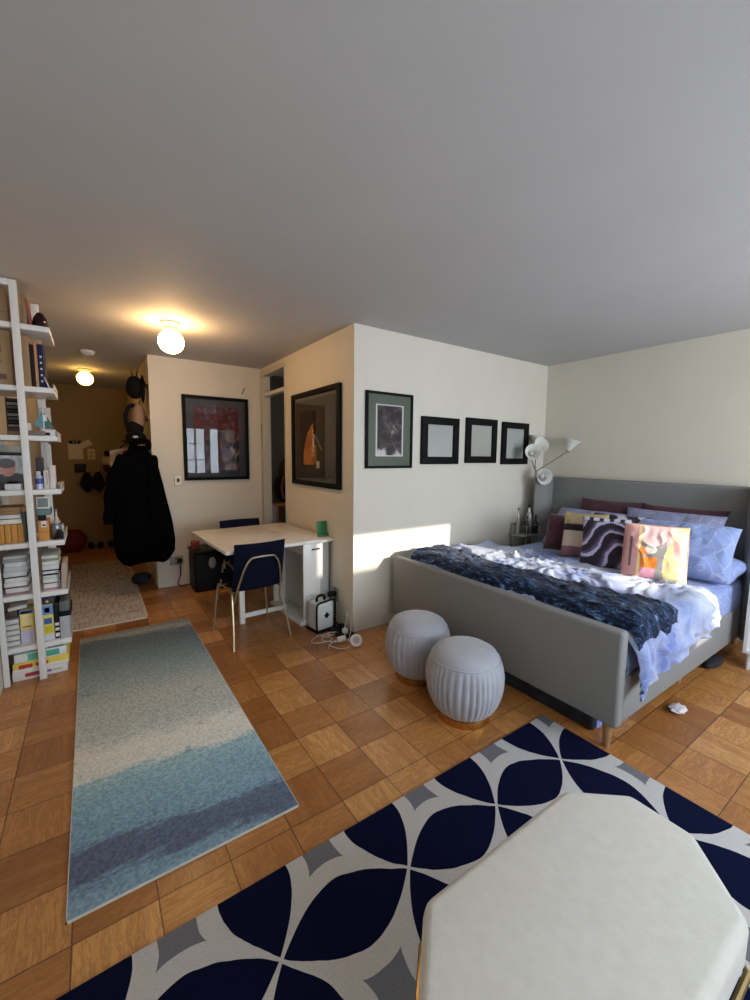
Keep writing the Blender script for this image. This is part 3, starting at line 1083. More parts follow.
# ------------------------------------------------------------------ flower-headed floor lamp
fl = thing('floor_lamp', (2.31, -.075, 0), 'chrome floor lamp with five white tulip shades in the bed corner', 'lamp')
jx, jy, jz = 2.31, -.085, 1.34
part('base', MB().lathe([(0, 0), (.07, 0), (.07, .012), (.02, .03), (0, .03)], jx, jy, 24), M_CHR, fl)
part('pole', MB().tube([(jx, jy, .02), (jx, jy, jz)], .009), M_CHR, fl)
M_SHADE = plain('frosted_shade', (226, 224, 214), .35, var=.02)
heads = [((2.08, -.18, 1.52), (-.75, -.9, .25)), ((2.22, -.16, 1.585), (-.45, -1.0, .45)), ((2.31, -.07, 1.64), (.05, -.1, 1)),
         ((2.46, -.38, 1.60), (.15, -.35, 1)), ((2.25, -.2, 1.275), (-.55, -1.0, -.05))]
for k, (hc, dr) in enumerate(heads):
    hc = Vector(hc); dr = Vector(dr).normalized()
    st_ = hc - dr * .06
    mid = (Vector((jx, jy, jz)) + st_) / 2 + Vector((0, 0, -.01))
    arm = part('arm', MB().tube([(jx, jy, jz - .02), mid, st_], .006), M_CHR, fl)
    q = dr.to_track_quat('Z', 'Y').to_matrix().to_4x4()
    MM = Matrix.Translation(st_) @ q
    part('socket', MB().lathe([(0, -.01), (.018, -.01), (.022, .03), (0, .03)], 0, 0, 16, MM), M_CHR, fl)
    sh_ = part('shade', MB().lathe([(.022, .012), (.036, .045), (.058, .09), (.084, .132), (.081, .134), (.054, .091), (.032, .048), (.018, .018)], 0, 0, 24, MM), M_SHADE, fl, ang=60)
    part('bulb', MB().ellipsoid((0, 0, 0), (.022, .022, .03), M=MM @ Matrix.Translation((0, 0, .065)), seg=16, rings=10), plain('bulb_glass', (200, 198, 190), .2), sh_)

# ------------------------------------------------------------------ pleated poufs
def pouf(x, y, label, rz):
    t = thing('pouf', (0, 0, 0), label, 'pouf', 'pleated velvet poufs at the foot of the bed')
    R0 = .214
    SZ = 1.05
    def wob(a_, z, r):
        if z < .05 or z > .35: return 1.0
        k = math.sin(PI * (z - .04) / .31) ** .45 if .04 < z < .35 else 0
        ph = a_ * 38 + 1.6 * math.sin(a_ * 5 + z * 3)
        return 1 + .052 * k * (abs(math.sin(ph / 2)) ** .8 - .7) + .004 * math.sin(a_ * 9)
    prof = [(.135, .04), (.150, .05), (.172, .075), (.190, .11), (.204, .15), (.212, .20), (.213, .24), (.208, .28), (.200, .31), (.192, .33), (.188, .337), (.184, .347), (.17, .368), (.14, .386), (.09, .398), (.04, .402), (0, .403)]
    n = plain('pouf_velvet', (160, 160, 166), .8, var=.08, scale=12, bump=.1)
    n.node_tree.nodes['Principled BSDF'].inputs['Sheen Weight'].default_value = .35
    lpart('cushion', MB().lathe([(r_ * 1.02, z_ * SZ) for r_, z_ in [(0, .04)] + prof], 0, 0, 230, None, wob), n, t, ang=80)
    lpart('seam', MB().tube([(.1935 * math.cos(2 * PI * k / 60), .1935 * math.sin(2 * PI * k / 60), .3375 * SZ) for k in range(60)], .0035, 6, closed=True), n, t)
    lpart('base_ring', MB().lathe([(0, 0), (.146, 0), (.148, .004), (.148, .040), (.14, .046), (0, .046)], 0, 0, 64), plain('satin_brass', (196, 152, 84), .25, .95, var=.04), t, label='gold metal base ring')
    t.location = (x, y, 0)
    t.rotation_euler = (0, 0, rz)
    return t


p1 = pouf(.005, -.825, 'round pale grey pleated pouf with gold base, the farther one nearer the wall', .3)
p2 = copy_tree(p1)
p2.location = (-.048, -1.295, 0.0)
p2.rotation_euler = (0, 0, 2.0)
relabel(p2, 'round pale grey pleated pouf with gold base, the nearer one by the navy rug')

# ------------------------------------------------------------------ octagonal ottoman
ox0, ox1, oy0, oy1, oc = -1.315, -.43, -2.65, -2.205, .155
def octo(i):
    return [(ox0 + oc, oy0 + i), (ox1 - oc + .0, oy0 + i), (ox1 - i, oy0 + oc), (ox1 - i, oy1 - oc + .03), (ox1 - oc, oy1 - i), (ox0 + oc, oy1 - i), (ox0 + i, oy1 - oc), (ox0 + i, oy0 + oc)]
ot = thing('octagonal_ottoman', ((ox0 + ox1) / 2, (oy0 + oy1) / 2, .012), 'large cream octagonal upholstered ottoman with gold frame in the foreground', 'ottoman')
n = NT('cream_chenille')
f1 = n.noise(scale=30, detail=4, rough=.7); f2 = n.noise(scale=260, detail=2)
n.color(n.mix(f1, (190, 184, 172), (212, 207, 196)))
n.rough(.95); n.p.inputs['Sheen Weight'].default_value = .3
n.bump(n.m('ADD', f1, n.m('MULTIPLY', f2, .7)), .3, .004)
part('cushion', MB().prism(octo(0), .33, .455, bevel=.024, seg=5), n.mat, ot, ang=50)
M_GOLD = plain('aged_gold', (150, 128, 88), .3, .9, var=.08)
pr = octo(-.006)
part('frame_rail', MB().tube([(x, y, .322) for x, y in octo(-.004)], .008, 8, closed=True), M_GOLD, ot)
part('base_board', MB().prism(octo(.01), .312, .331), plain('dark_board', (60, 50, 40), .7), ot)
for (x, y) in ((ox0 + .03, oy0 + oc), (ox0 + .03, oy1 - oc), (ox1 - .03, oy0 + oc), (ox1 - .03, oy1 - oc + .03)):
    part('leg', MB().tube([(x, y, .013), (x, y, .32)], .011, 8), M_GOLD, ot)
part('stretcher', MB().tube([(ox0 + .03, oy0 + oc, .04), (ox1 - .03, oy0 + oc, .04), (ox1 - .03, oy1 - oc + .03, .04), (ox0 + .03, oy1 - oc, .04)], .008, 8, closed=True), M_GOLD, ot)

# ------------------------------------------------------------------ folding table
TX, TY, TA = -.29, .35, math.radians(3.0)
ft = thing('folding_table', (TX, TY, 0), 'white gateleg folding table with open leaf against the closet wall', 'table', rz=TA)
M_LAM = plain('white_laminate', (226, 222, 214), .3, var=.01)
M_LAM2 = plain('grey_white_panel', (190, 190, 188), .4, var=.02)


def L(mb_name, mb, mat, label=None, **k):
    return lpart(mb_name, mb, mat, ft, label=label, **k)


L('tabletop_leaf', MB().box(-.66, -.0005, -.045, .98, .722, .75, bevel=.004), M_LAM)
L('tabletop_centre', MB().box(.0005, .275, -.045, .98, .722, .75, bevel=.004), M_LAM)
cab = L('cabinet', MB().box(.005, .17, .0, .02, .03, .722, bevel=.002).box(.005, .17, .62, .64, .03, .722).box(.005, .025, .02, .62, .62, .722), M_LAM)
lpart('handle_slot', MB().box(.085, .165, -.004, .0, .655, .668, bevel=.0015), plain('dark_slot', (34, 32, 30), .5), cab)
L('bottom_rail', MB().box(-.03, .22, -.01, .65, .0, .035, bevel=.004), M_LAM)
L('side_panel', MB().box(.13, .15, .02, .62, .03, .62), M_LAM2)
L('end_post', MB().box(.175, .262, .01, .055, .0, .722, bevel=.003), M_LAM2)
L('end_post', MB().box(.175, .262, .60, .64, .0, .722, bevel=.003), M_LAM2)
L('gate_leg', MB().box(-.435, -.39, .335, .375, 0, .715, bevel=.003), M_LAM)
L('gate_rail', MB().box(-.39, .01, .345, .365, .045, .085, bevel=.002), M_LAM)

gt = thing('letter_tray', (-.045, .52, .75), 'small green plastic holder standing on the folding table by the wall', 'desk organiser')
M_GREEN = plain('green_plastic', (46, 118, 66), .4, var=.04)
part('back', MB().box(-.105, -.004, .44, .452, .751, .88, M=Matrix.Translation((-.06, .5, .75)) @ Matrix.Rotation(-.12, 4, 'X') @ Matrix.Translation((.06, -.5, -.75)), bevel=.006, seg=3), M_GREEN, gt)
part('tray', MB().box(-.105, -.004, .42, .445, .7505, .775, bevel=.004), M_GREEN, gt)

# ------------------------------------------------------------------ brass-frame chairs
M_BRASS = plain('champagne_brass', (192, 178, 146), .3, .85, var=.04)
n = NT('navy_chair_fabric')
f = n.noise(scale=180)
n.color(n.mix(f, (6, 9, 24), (12, 17, 38)))
n.rough(.8); n.p.inputs['Specular IOR Level'].default_value = .1; n.bump(f, .2, .002)
M_NAVY = n.mat


def smooth_path(pts, k=6, closed=False):
    P_ = [Vector(p) for p in pts]
    out = []
    for i in range(len(P_) - 1):
        a0 = P_[max(0, i - 1)]; a1 = P_[i]; a2 = P_[i + 1]; a3 = P_[min(len(P_) - 1, i + 2)]
        for j in range(k):
            t_ = j / k
            out.append(.5 * ((2 * a1) + (a2 - a0) * t_ + (2 * a0 - 5 * a1 + 4 * a2 - a3) * t_ ** 2 + (3 * a1 - a0 - 3 * a2 + a3) * t_ ** 3))
    out.append(P_[-1])
    return out


def make_chair(label):
    """local: faces +y, origin on the floor under the seat centre"""
    t = thing('desk_chair', (0, 0, 0), label, 'chair', 'navy chairs with brass tube frames at the folding table')
    # seat shell
    def seat(sg):
        def P_(u, v):
            a_, b = u * 2 - 1, v * 2 - 1
            e = (1 - abs(a_) ** 6) * (1 - abs(b) ** 6)
            y = -.20 + v * .43
            return Vector((a_ * .205 * (1 - .06 * v), y, .452 + .012 * b + sg * .022 * e ** .35 + .012 * a_ * a_))
        return P_
    m = MB().grid(24, 24, seat(1)).grid(24, 24, seat(-1))
    bmesh.ops.remove_doubles(m.bm, verts=m.bm.verts, dist=1e-4)
    lpart('seat', m, M_NAVY, t, ang=70)
    def back(sg):
        def P_(u, v):
            a_, b = u * 2 - 1, v * 2 - 1
            e = (1 - abs(a_) ** 8) * (1 - abs(b) ** 8)
            z = .43 + v * .38
            return Vector((a_ * .205, -.205 - .075 * v + .035 * a_ * a_ + sg * .016 * e ** .35, z))
        return P_
    m = MB().grid(24, 24, back(1)).grid(24, 24, back(-1))
    bmesh.ops.remove_doubles(m.bm, verts=m.bm.verts, dist=1e-4)
    lpart('backrest', m, M_NAVY, t, ang=70)
    # back hoop that carries the backrest
    hoop = smooth_path([(-.185, -.17, .34), (-.175, -.215, .46), (-.14, -.27, .62), (-.10, -.285, .69), (-.06, -.292, .705), (.06, -.292, .705), (.10, -.285, .69), (.14, -.27, .62), (.175, -.215, .46), (.185, -.17, .34)], 5)
    lpart('back_hoop', MB().tube(hoop, .0075, 8), M_BRASS, t)
    for s in (-1, 1):
        pr_ = smooth_path([(s * .24, .20, .0), (s * .222, .185, .20), (s * .205, .165, .385), (s * .198, .13, .412), (s * .19, -.02, .418), (s * .195, -.13, .408), (s * .202, -.165, .375), (s * .215, -.215, .20), (s * .235, -.27, 0)], 5)
        lpart('side_frame', MB().tube(pr_, .0085, 8), M_BRASS, t, label='bent brass tube leg pair')
    lpart('cross_bar', MB().tube([(-.19, .10, .418), (.19, .10, .418)], .007, 8).tube([(-.19, -.10, .418), (.19, -.10, .418)], .007, 8), M_BRASS, t)
    return t


ch1 = make_chair('navy chair with brass tube legs in front of the folding table, back to the viewer')
ch2 = copy_tree(ch1)
ch1.location = (-.715, .47, 0); ch1.rotation_euler = (0, 0, math.radians(4))
relabel(ch2, 'navy chair mostly hidden behind the folding table, only its back edge showing')
ch2.location = (-.50, 1.16, 0); ch2.rotation_euler = (0, 0, math.radians(182))

# ------------------------------------------------------------------ things under the table
tw_ = thing('paper_shredder', (-.735, 1.86, 0), 'black box-shaped appliance with silver oval badge on the floor by the desk wall', 'appliance')
M_BLK = plain('matte_black_plastic', (10, 11, 12), .45, var=.15)
part('body', MB().box(-.895, -.50, 1.74, 2.05, 0, .42, bevel=.02, seg=3), M_BLK, tw_)
part('lid', MB().box(-.905, -.49, 1.73, 2.06, .422, .455, bevel=.012, seg=3), plain('black_lid', (14, 15, 16), .4, var=.1), tw_)
part('badge', MB().ellipsoid((-.715, 1.738, .31), (.038, .006, .062)), plain('silver_badge', (150, 152, 152), .3, .6), tw_, label='silver oval badge')
rd = thing('red_box', (-.88, 1.85, .455), 'small dark red box standing on the black appliance', 'box')
part('body', MB().box(-.90, -.825, 1.80, 1.87, .4555, .54, bevel=.004), plain('dark_red_card', (120, 36, 32), .6), rd)
part('lid', MB().box(-.903, -.822, 1.797, 1.873, .53, .547, bevel=.003), plain('red_card_lid', (150, 52, 44), .6), rd)
solo('document_bin', MB().box(-.455, -.33, 1.78, 2.0, 0, .40, bevel=.01), plain('olive_bin', (88, 90, 62), .6), 'olive green paper bin behind the navy chair under the table', 'bin')

# white device with black frame and diamond emblem by the cabinet
dv_ = thing('white_appliance', (-.20, .21, 0), 'white and black boxy appliance with black diamond emblem beside the cabinet foot', 'appliance')
Rz = Matrix.Translation((-.19, .22, 0)) @ Matrix.Rotation(math.radians(8), 4, 'Z')
part('body', MB().box(-.085, .085, -.075, .075, .012, .245, M=Rz, bevel=.02, seg=4), plain('appliance_white', (208, 210, 208), .4, var=.02), dv_)
fr_ = smooth_path([(-.092, -.08, .02), (-.095, -.08, .12), (-.092, -.08, .225), (-.07, -.08, .252), (.0, -.08, .258), (.07, -.08, .262), (.092, -.08, .24), (.095, -.08, .12), (.092, -.08, .02)], 5)
part('front_frame', MB().tube([Rz @ p for p in fr_], .009, 8), M_BLK, dv_)
part('emblem', MB().prism([(-.026, 0), (0, -.028), (.026, 0), (0, .028)], 0, .004, M=Rz @ Matrix.Translation((.01, -.0755, .135)) @ Matrix.Rotation(PI / 2, 4, 'X')), M_BLK, dv_, label='black diamond emblem')
part('base', MB().box(-.10, .10, -.09, .085, 0, .018, M=Rz, bevel=.006), M_BLK, dv_)
part('handle', MB().tube([Rz @ Vector(p) for p in smooth_path([(-.04, 0, .24), (-.03, 0, .285), (.03, 0, .285), (.04, 0, .24)], 4)], .012, 8), M_BLK, dv_)

M_CABLE = plain('white_cable', (196, 188, 178), .5)
def loop(cx, cy, rx, ry, z0, tilt, seed, turns=1.0, off=0):
    pts = []
    for k in range(int(40 * turns)):
        a_ = 2 * PI * k / 40 + off
        pts.append((cx + rx * math.cos(a_) * (1 + .06 * math.sin(seed + k * .13)), cy + ry * math.sin(a_), z0 + .012 * math.sin(a_ * 1.5 + seed) + .012))
    return pts


cb = MB()
cb.tube(loop(-.30, -.02, .085, .075, .006, 0, 1, 1.3), .0035, 6)
cb.tube(loop(-.20, -.06, .11, .09, .010, 0, 2, 1.4, 1), .0035, 6)
cb.tube(loop(-.22, -.17, .09, .065, .004, 0, 3, 1.2, 2), .0035, 6)
cb.tube(smooth_path([(-.13, -.10, .02), (-.10, -.03, .06), (-.05, .02, .12), (-.02, .06, .16), (-.03, -.02, .10), (-.09, -.10, .03), (-.14, -.16, .008)], 6), .003, 6)
solo('coiled_cable', cb, M_CABLE, 'tangle of thin white cable coiled on the parquet by the wall corner', 'cable')
solo('charger_brick', MB().box(-.20, -.13, -.135, -.10, .024, .055, M=Matrix.Translation((-.02, -.01, 0)), bevel=.008, seg=3), plain('charger_white', (214, 212, 206), .4), 'small white charger brick lying on the coiled cables', 'charger')
pd_ = thing('power_hub', (-.115, -.245, 0), 'round white disc-shaped power hub leaning on the floor by the wall corner', 'power hub')
MM = Matrix.Translation((-.115, -.235, .047)) @ Euler((math.radians(58), 0, math.radians(-28))).to_matrix().to_4x4()
part('disc', MB().lathe([(0, -.014), (.040, -.014), (.048, -.006), (.048, .008), (.040, .014), (0, .014)], 0, 0, 32, MM), plain('hub_white', (222, 216, 212), .4), pd_)
part('socket_face', MB().lathe([(0, .0145), (.026, .0145), (.028, .016), (.0, .016)], 0, 0, 24, MM), plain('hub_pink_grey', (176, 160, 160), .5), pd_, label='greyish round socket face')
ps = thing('power_strip', (-.06, -.06, 0), 'black power strip lying along the wall corner behind the cables', 'power strip')
part('body', MB().box(-.16, -.03, -.10, .12, .0, .03, M=Matrix.Translation((.0, .0, 0)), bevel=.006), M_BLK, ps)
part('plug', MB().box(-.10, -.06, .02, .06, .0305, .075, bevel=.006), M_BLK, ps)
part('plug', MB().box(-.12, -.08, -.06, -.02, .0305, .07, bevel=.006), plain('plug_white', (200, 196, 188), .5), ps, label='white plug')


def outlet(name, M, label, cat, w_=.072, h_=.115, plate=(204, 196, 180), toggle=False):
    t = bpy.data.objects.new(name, None); COL.objects.link(t)
    t.location = M.to_translation(); t.rotation_euler = M.to_euler()
    tags(t, label, cat)
    lpart('plate', MB().box(-w_ / 2, w_ / 2, -.006, -.0005, -h_ / 2, h_ / 2, bevel=.002), plain('plate_' + str(plate[0]), plate, .4), t)
    lpart('rim', MB().box(-w_ / 2 - .004, w_ / 2 + .004, -.003, -.0004, -h_ / 2 - .004, h_ / 2 + .004), plain('plate_rim', (110, 102, 84), .5), t)
    if toggle:
        lpart('dial', MB().box(-.014, .014, -.016, -.006, -.02, .02, bevel=.004), plain('dial_dark', (52, 50, 44), .4), t)
    else:
        for z in (-.026, .026):
            lpart('socket', MB().box(-.016, .016, -.0075, -.006, z - .013, z + .013, bevel=.002), plain('socket_grey', (120, 112, 98), .4), t)
    return t


outlet('light_switch', Matrix.Translation((-.955, 2.15, 1.185)), 'cream light switch plate with dark toggle left of the collage print', 'switch', toggle=True, plate=(232, 226, 204))
outlet('wall_outlet', Matrix.Translation((-1.005, 2.15, .285)), 'wall outlet behind the black appliance on the desk wall', 'outlet', w_=.13, h_=.085, plate=(168, 156, 138))
outlet('wall_outlet', Matrix.Translation((0, .29, .245)) @ Matrix.Rotation(-PI / 2, 4, 'Z'), 'beige wall outlet low on the closet wall beside the white appliance', 'outlet', plate=(150, 140, 118))
solo('black_plug', MB().box(-1.0, -.955, 2.095, 2.143, .265, .31, bevel=.006).tube(smooth_path([(-.975, 2.10, .27), (-.98, 2.07, .15), (-1.01, 2.08, .04), (-.98, 2.06, .01), (-.90, 2.075, .008)], 6), .006, 6),
     M_BLK, 'black plug with a hanging cord in the outlet on the desk wall', 'plug')
solo('black_adapter', MB().box(-.075, -.0085, .262, .312, .235, .275, bevel=.006).tube(smooth_path([(-.06, .28, .24), (-.07, .26, .14), (-.06, .22, .05), (-.045, .16, .008)], 6), .005, 6),
     M_BLK, 'black power adapter with cord in the outlet beside the white appliance', 'adapter')
solo('wall_hook', MB().tube(smooth_path([(-.235, 2.148, 2.185), (-.225, 2.135, 2.20), (-.21, 2.125, 2.235), (-.205, 2.13, 2.25)], 5), .006, 6), plain('twig_brown', (150, 120, 84), .6),
     'small tan hook on the wall just above the collage print', 'hook')

# ------------------------------------------------------------------ closet contents
cl = thing('closet_shelf', (.6, 2.2, 0), 'wooden shelf unit standing inside the dark closet', 'shelf unit')
M_WD = plain('closet_wood', (146, 92, 48), .6, scale=8, var=.15)
part('top', MB().box(.14, .95, 2.06, 2.44, .83, .86, bevel=.003), M_WD, cl)
part('side_panel', MB().box(.14, .17, 2.06, 2.44, 0, .83), M_WD, cl)
part('side_panel', MB().box(.92, .95, 2.06, 2.44, 0, .83), M_WD, cl)
part('back_upright', MB().box(.14, .17, 2.40, 2.44, .86, 1.22), M_WD, cl)
bp = thing('backpack', (.36, 2.25, .86), 'dark brown and black backpack standing on the closet shelf', 'backpack')
part('body', MB().ellipsoid((.36, 2.25, 1.06), (.17, .12, .20), dist=lambda c: 1 + .08 * noise.noise(c * 2)), plain('black_canvas', (13, 12, 12), .8, var=.2), bp)
part('top_flap', MB().ellipsoid((.37, 2.25, 1.28), (.11, .09, .17), dist=lambda c: 1 + .1 * noise.noise(c * 2)), plain('maroon_brown_canvas', (56, 26, 24), .8, var=.2), bp)
part('strap', MB().tube(smooth_path([(.27, 2.14, 1.20), (.23, 2.10, 1.05), (.27, 2.13, .92)], 5), .012, 6), plain('brown_strap', (120, 64, 36), .7), bp)

# ------------------------------------------------------------------ coats, hats and bags at the hall corner
rk = thing('coat_rack', (-1.2, 2.75, 1.5), 'narrow wooden hook rail on the hallway wall behind the hanging coat', 'coat rack')
for ra, rb_, rc_, rd_ in ((2.18, 3.1, 1.50, 1.56), (2.18, 2.6, 2.20, 2.25), (2.18, 2.6, 1.84, 1.88)):
    part('rail', MB().box(-1.222, -1.2, ra, rb_, rc_, rd_, bevel=.004), plain('rack_wood', (130, 96, 58), .6), rk)
for y_, z_ in ((2.24, 1.53), (2.45, 1.53), (2.8, 1.53), (2.28, 2.22), (2.42, 2.22), (2.34, 1.86)):
    part('hook', MB().tube(smooth_path([(-1.221, y_, z_), (-1.26, y_, z_ - .015), (-1.285, y_, z_ + .012)], 4), .006, 6), plain('hook_metal', (110, 96, 70), .35, .8), rk)

M_COAT = plain('black_wool', (5, 5, 6), .95, var=.3, scale=60, bump=.15, spec=.05)
ct = thing('long_coat', (-1.35, 1.97, .36), 'long black coat hanging from a hook at the hallway corner', 'coat')
# z, left x, right x, front y, back y
prof = [(1.555, -1.36, -1.26, 2.03, 2.12), (1.50, -1.44, -1.235, 1.98, 2.12), (1.44, -1.50, -1.20, 1.93, 2.115), (1.34, -1.54, -1.165, 1.88, 2.11), (1.15, -1.57, -1.13, 1.83, 2.11),
        (.95, -1.585, -1.10, 1.80, 2.11), (.75, -1.595, -1.065, 1.79, 2.115), (.58, -1.60, -1.045, 1.79, 2.12), (.46, -1.585, -1.05, 1.80, 2.12), (.39, -1.54, -1.09, 1.82, 2.11), (.365, -1.49, -1.14, 1.84, 2.10)]


def lerp_prof(t_):
    k = t_ * (len(prof) - 1); i = min(int(k), len(prof) - 2); f_ = k - i
    return [prof[i][j] + (prof[i + 1][j] - prof[i][j]) * f_ for j in range(5)]


def coat_pt(u, v):
    z, xl, xr, yf, yb = lerp_prof(v)
    a_ = 2 * PI * u
    cx_, cy_ = (xl + xr) / 2, (yf + yb) / 2
    ca, sa = math.cos(a_), math.sin(a_)
    k = 1 + .05 * v * math.sin(a_ * 7 + 2.2 * math.sin(v * 3)) + .03 * noise.noise(Vector((ca * 2, sa * 2, z * 3)))
    ex = .75
    px = cx_ + (xr - xl) / 2 * math.copysign(abs(ca) ** ex, ca) * k
    py = cy_ + (yb - yf) / 2 * math.copysign(abs(sa) ** ex, sa) * (k if sa < 0 else 1)
    return Vector((px, min(py, 2.125), z + .02 * math.sin(a_ * 3) * v))


m = MB().grid(96, 60, coat_pt, wrap=True)
m.bm.verts.ensure_lookup_table()
top_ring = [m.bm.verts[i * 61] for i in range(96)]
bot_ring = [m.bm.verts[i * 61 + 60] for i in range(96)]
m.bm.faces.new(top_ring); m.bm.faces.new(bot_ring[::-1])
part('body', m, M_COAT, ct, ang=80)


def sleeve(path, r0, r1):
    pts = smooth_path(path, 6)
    nn = len(pts)
    return MB().tube(pts, [r0 + (r1 - r0) * i / (nn - 1) + .006 * math.sin(i * 1.3) for i in range(nn)], 14)


part('sleeve', sleeve([(-1.46, 1.98, 1.44), (-1.56, 1.95, 1.25), (-1.60, 1.93, 1.0), (-1.615, 1.92, .78)], .06, .055), M_COAT, ct)
part('sleeve', sleeve([(-1.24, 1.93, 1.44), (-1.22, 1.84, 1.2), (-1.24, 1.80, .95), (-1.25, 1.80, .78)], .06, .05), M_COAT, ct)
part('collar', MB().tube(smooth_path([(-1.40, 2.0, 1.50), (-1.38, 1.95, 1.57), (-1.31, 1.95, 1.60), (-1.25, 2.0, 1.59), (-1.24, 2.07, 1.53)], 5), .03, 10), M_COAT, ct)
part('hanging_loop', MB().tube([(-1.28, 2.08, 1.56), (-1.27, 2.16, 1.60), (-1.262, 2.235, 1.535)], .005, 6), M_COAT, ct)
solo('dark_jacket', MB().grid(48, 30, lambda u, v: Vector((-1.33 + (.09 + .05 * v) * math.cos(2 * PI * u) * (1 + .08 * math.sin(12 * u * PI)), 2.55 + (.16 + .03 * v) * math.sin(2 * PI * u), 1.50 - 1.0 * v + .02 * math.sin(u * 20))), wrap=True),
     M_COAT, 'second black jacket hanging deeper in the hallway behind the long coat', 'jacket')

M_TAN = plain('tan_canvas', (150, 118, 92), .85, var=.08)
hb = thing('black_hat', (-1.30, 2.28, 2.1), 'rounded black hat hanging highest at the hallway corner', 'hat')
part('crown', MB().ellipsoid((-1.315, 2.29, 2.17), (.085, .10, .12), dist=lambda c: 1 + .08 * noise.noise(c * 3)), plain('charcoal_felt', (11, 11, 11), .9, var=.2), hb)
part('brim', MB().ellipsoid((-1.245, 2.29, 2.16), (.02, .13, .15)), plain('charcoal_felt', (0, 0, 0)), hb)
part('feather', MB().tube([(-1.30, 2.26, 2.27), (-1.29, 2.25, 2.33), (-1.275, 2.25, 2.38)], [.010, .006, .002], 6).tube([(-1.33, 2.26, 2.27), (-1.345, 2.25, 2.32), (-1.36, 2.25, 2.36)], [.008, .005, .002], 6), plain('charcoal_felt', (0, 0, 0)), hb)
tb = thing('tan_tote_bag', (-1.27, 2.34, 1.72), 'tan canvas bag with black bottom hanging below the black hat', 'bag')
part('body', MB().ellipsoid((-1.295, 2.34, 1.86), (.07, .09, .16), dist=lambda c: 1 + .06 * noise.noise(c * 2)), M_TAN, tb)
part('base', MB().ellipsoid((-1.33, 2.33, 1.74), (.085, .10, .085)), plain('black_canvas', (0, 0, 0)), tb)
part('strap', MB().tube(smooth_path([(-1.40, 2.31, 1.74), (-1.415, 2.30, 1.86), (-1.38, 2.30, 1.96), (-1.33, 2.30, 1.99)], 5), .02, 8).tube(smooth_path([(-1.275, 2.32, 2.0), (-1.265, 2.33, 2.12), (-1.262, 2.34, 2.2)], 4), .006, 6), plain('black_canvas', (0, 0, 0)), tb)
cp = thing('baseball_cap', (-1.33, 2.24, 1.58), 'black cap with small white mark hanging just above the long coat', 'cap')
part('crown', MB().ellipsoid((-1.335, 2.22, 1.64), (.10, .09, .075), dist=lambda c: 1 + .05 * noise.noise(c * 2)), plain('charcoal_felt', (0, 0, 0)), cp)
part('visor', MB().ellipsoid((-1.39, 2.16, 1.60), (.09, .07, .014)), plain('charcoal_felt', (0, 0, 0)), cp)
part('emblem', MB().ellipsoid((-1.345, 2.135, 1.645), (.026, .006, .014)), plain('pale_emblem', (190, 190, 190), .6), cp, label='small white oval emblem')
solo('red_scarf', MB().box(-.11, .11, -.05, .05, -.03, .03, M=Matrix.Translation((-1.36, 2.30, 1.495)) @ Matrix.Rotation(-.25, 4, 'Y'), bevel=.025, seg=4), plain('red_knit', (170, 24, 22), .9, var=.1),
     'bright red folded scarf between the black cap and the coats', 'scarf')
pk = thing('paper_bag', (-1.48, 2.62, 1.25), 'crumpled white and beige shopping bag hanging beside the red scarf', 'bag')
part('body', MB().grid(16, 12, lambda u, v: Vector((-1.57 + u * .27, 2.36 + .03 * noise.noise(Vector((u * 4, v * 4, 1))) + .03 * math.sin(u * 9), 1.50 - v * .18 * (1 - .35 * u) + .07 * u))).grid(16, 12, lambda u, v: Vector((-1.57 + u * .27, 2.43 + .02 * math.sin(u * 7), 1.50 - v * .18 * (1 - .35 * u) + .07 * u))), plain('bag_paper', (176, 164, 142), .7), pk)
part('handle', MB().tube(smooth_path([(-1.50, 2.38, 1.49), (-1.42, 2.40, 1.58), (-1.28, 2.43, 1.55)], 5), .006, 6), plain('handle_black', (24, 22, 20), .7), pk)

# ------------------------------------------------------------------ entry wall pieces
M_CARD = plain('notice_paper', (206, 186, 150), .8, var=.03)
W5 = 5.038
nt_ = thing('notice_card', (-1.93, W5, 1.36), 'large square notice pinned on the entry wall under a black clip', 'notice')
part('sheet', MB().box(-2.015, -1.83, W5 - .006, W5 + .0115, 1.375, 1.62), M_CARD, nt_)
part('clip', MB().box(-2.0, -1.85, W5 - .03, W5 - .006, 1.615, 1.66, bevel=.008), M_BLK, nt_)
part('clip_light', MB().box(-1.95, -1.93, W5 - .034, W5 - .03, 1.63, 1.645).box(-1.91, -1.89, W5 - .034, W5 - .03, 1.63, 1.645), plain('clip_white', (220, 214, 196), .5), nt_)
solo('envelope', MB().box(-.07, .07, -.01, .0, -.045, .045, M=Matrix.Translation((-1.78, W5 + .01, 1.615)) @ Matrix.Rotation(-.5, 4, 'Y')), M_CARD, 'tilted tan envelope beside the notice on the entry wall', 'envelope')
outlet('door_switch', Matrix.Translation((-1.725, YE, 1.455)), 'tan switch plate right of the notice on the entry wall', 'switch', w_=.10, h_=.17, plate=(206, 176, 120), toggle=False)
solo('intercom_box', MB().box(-1.95, -1.80, W5 - .03, W5 + .0115, 1.17, 1.31, bevel=.008), plain('intercom_black', (30, 28, 24), .5), 'small dark square box below the notice on the entry wall', 'intercom')
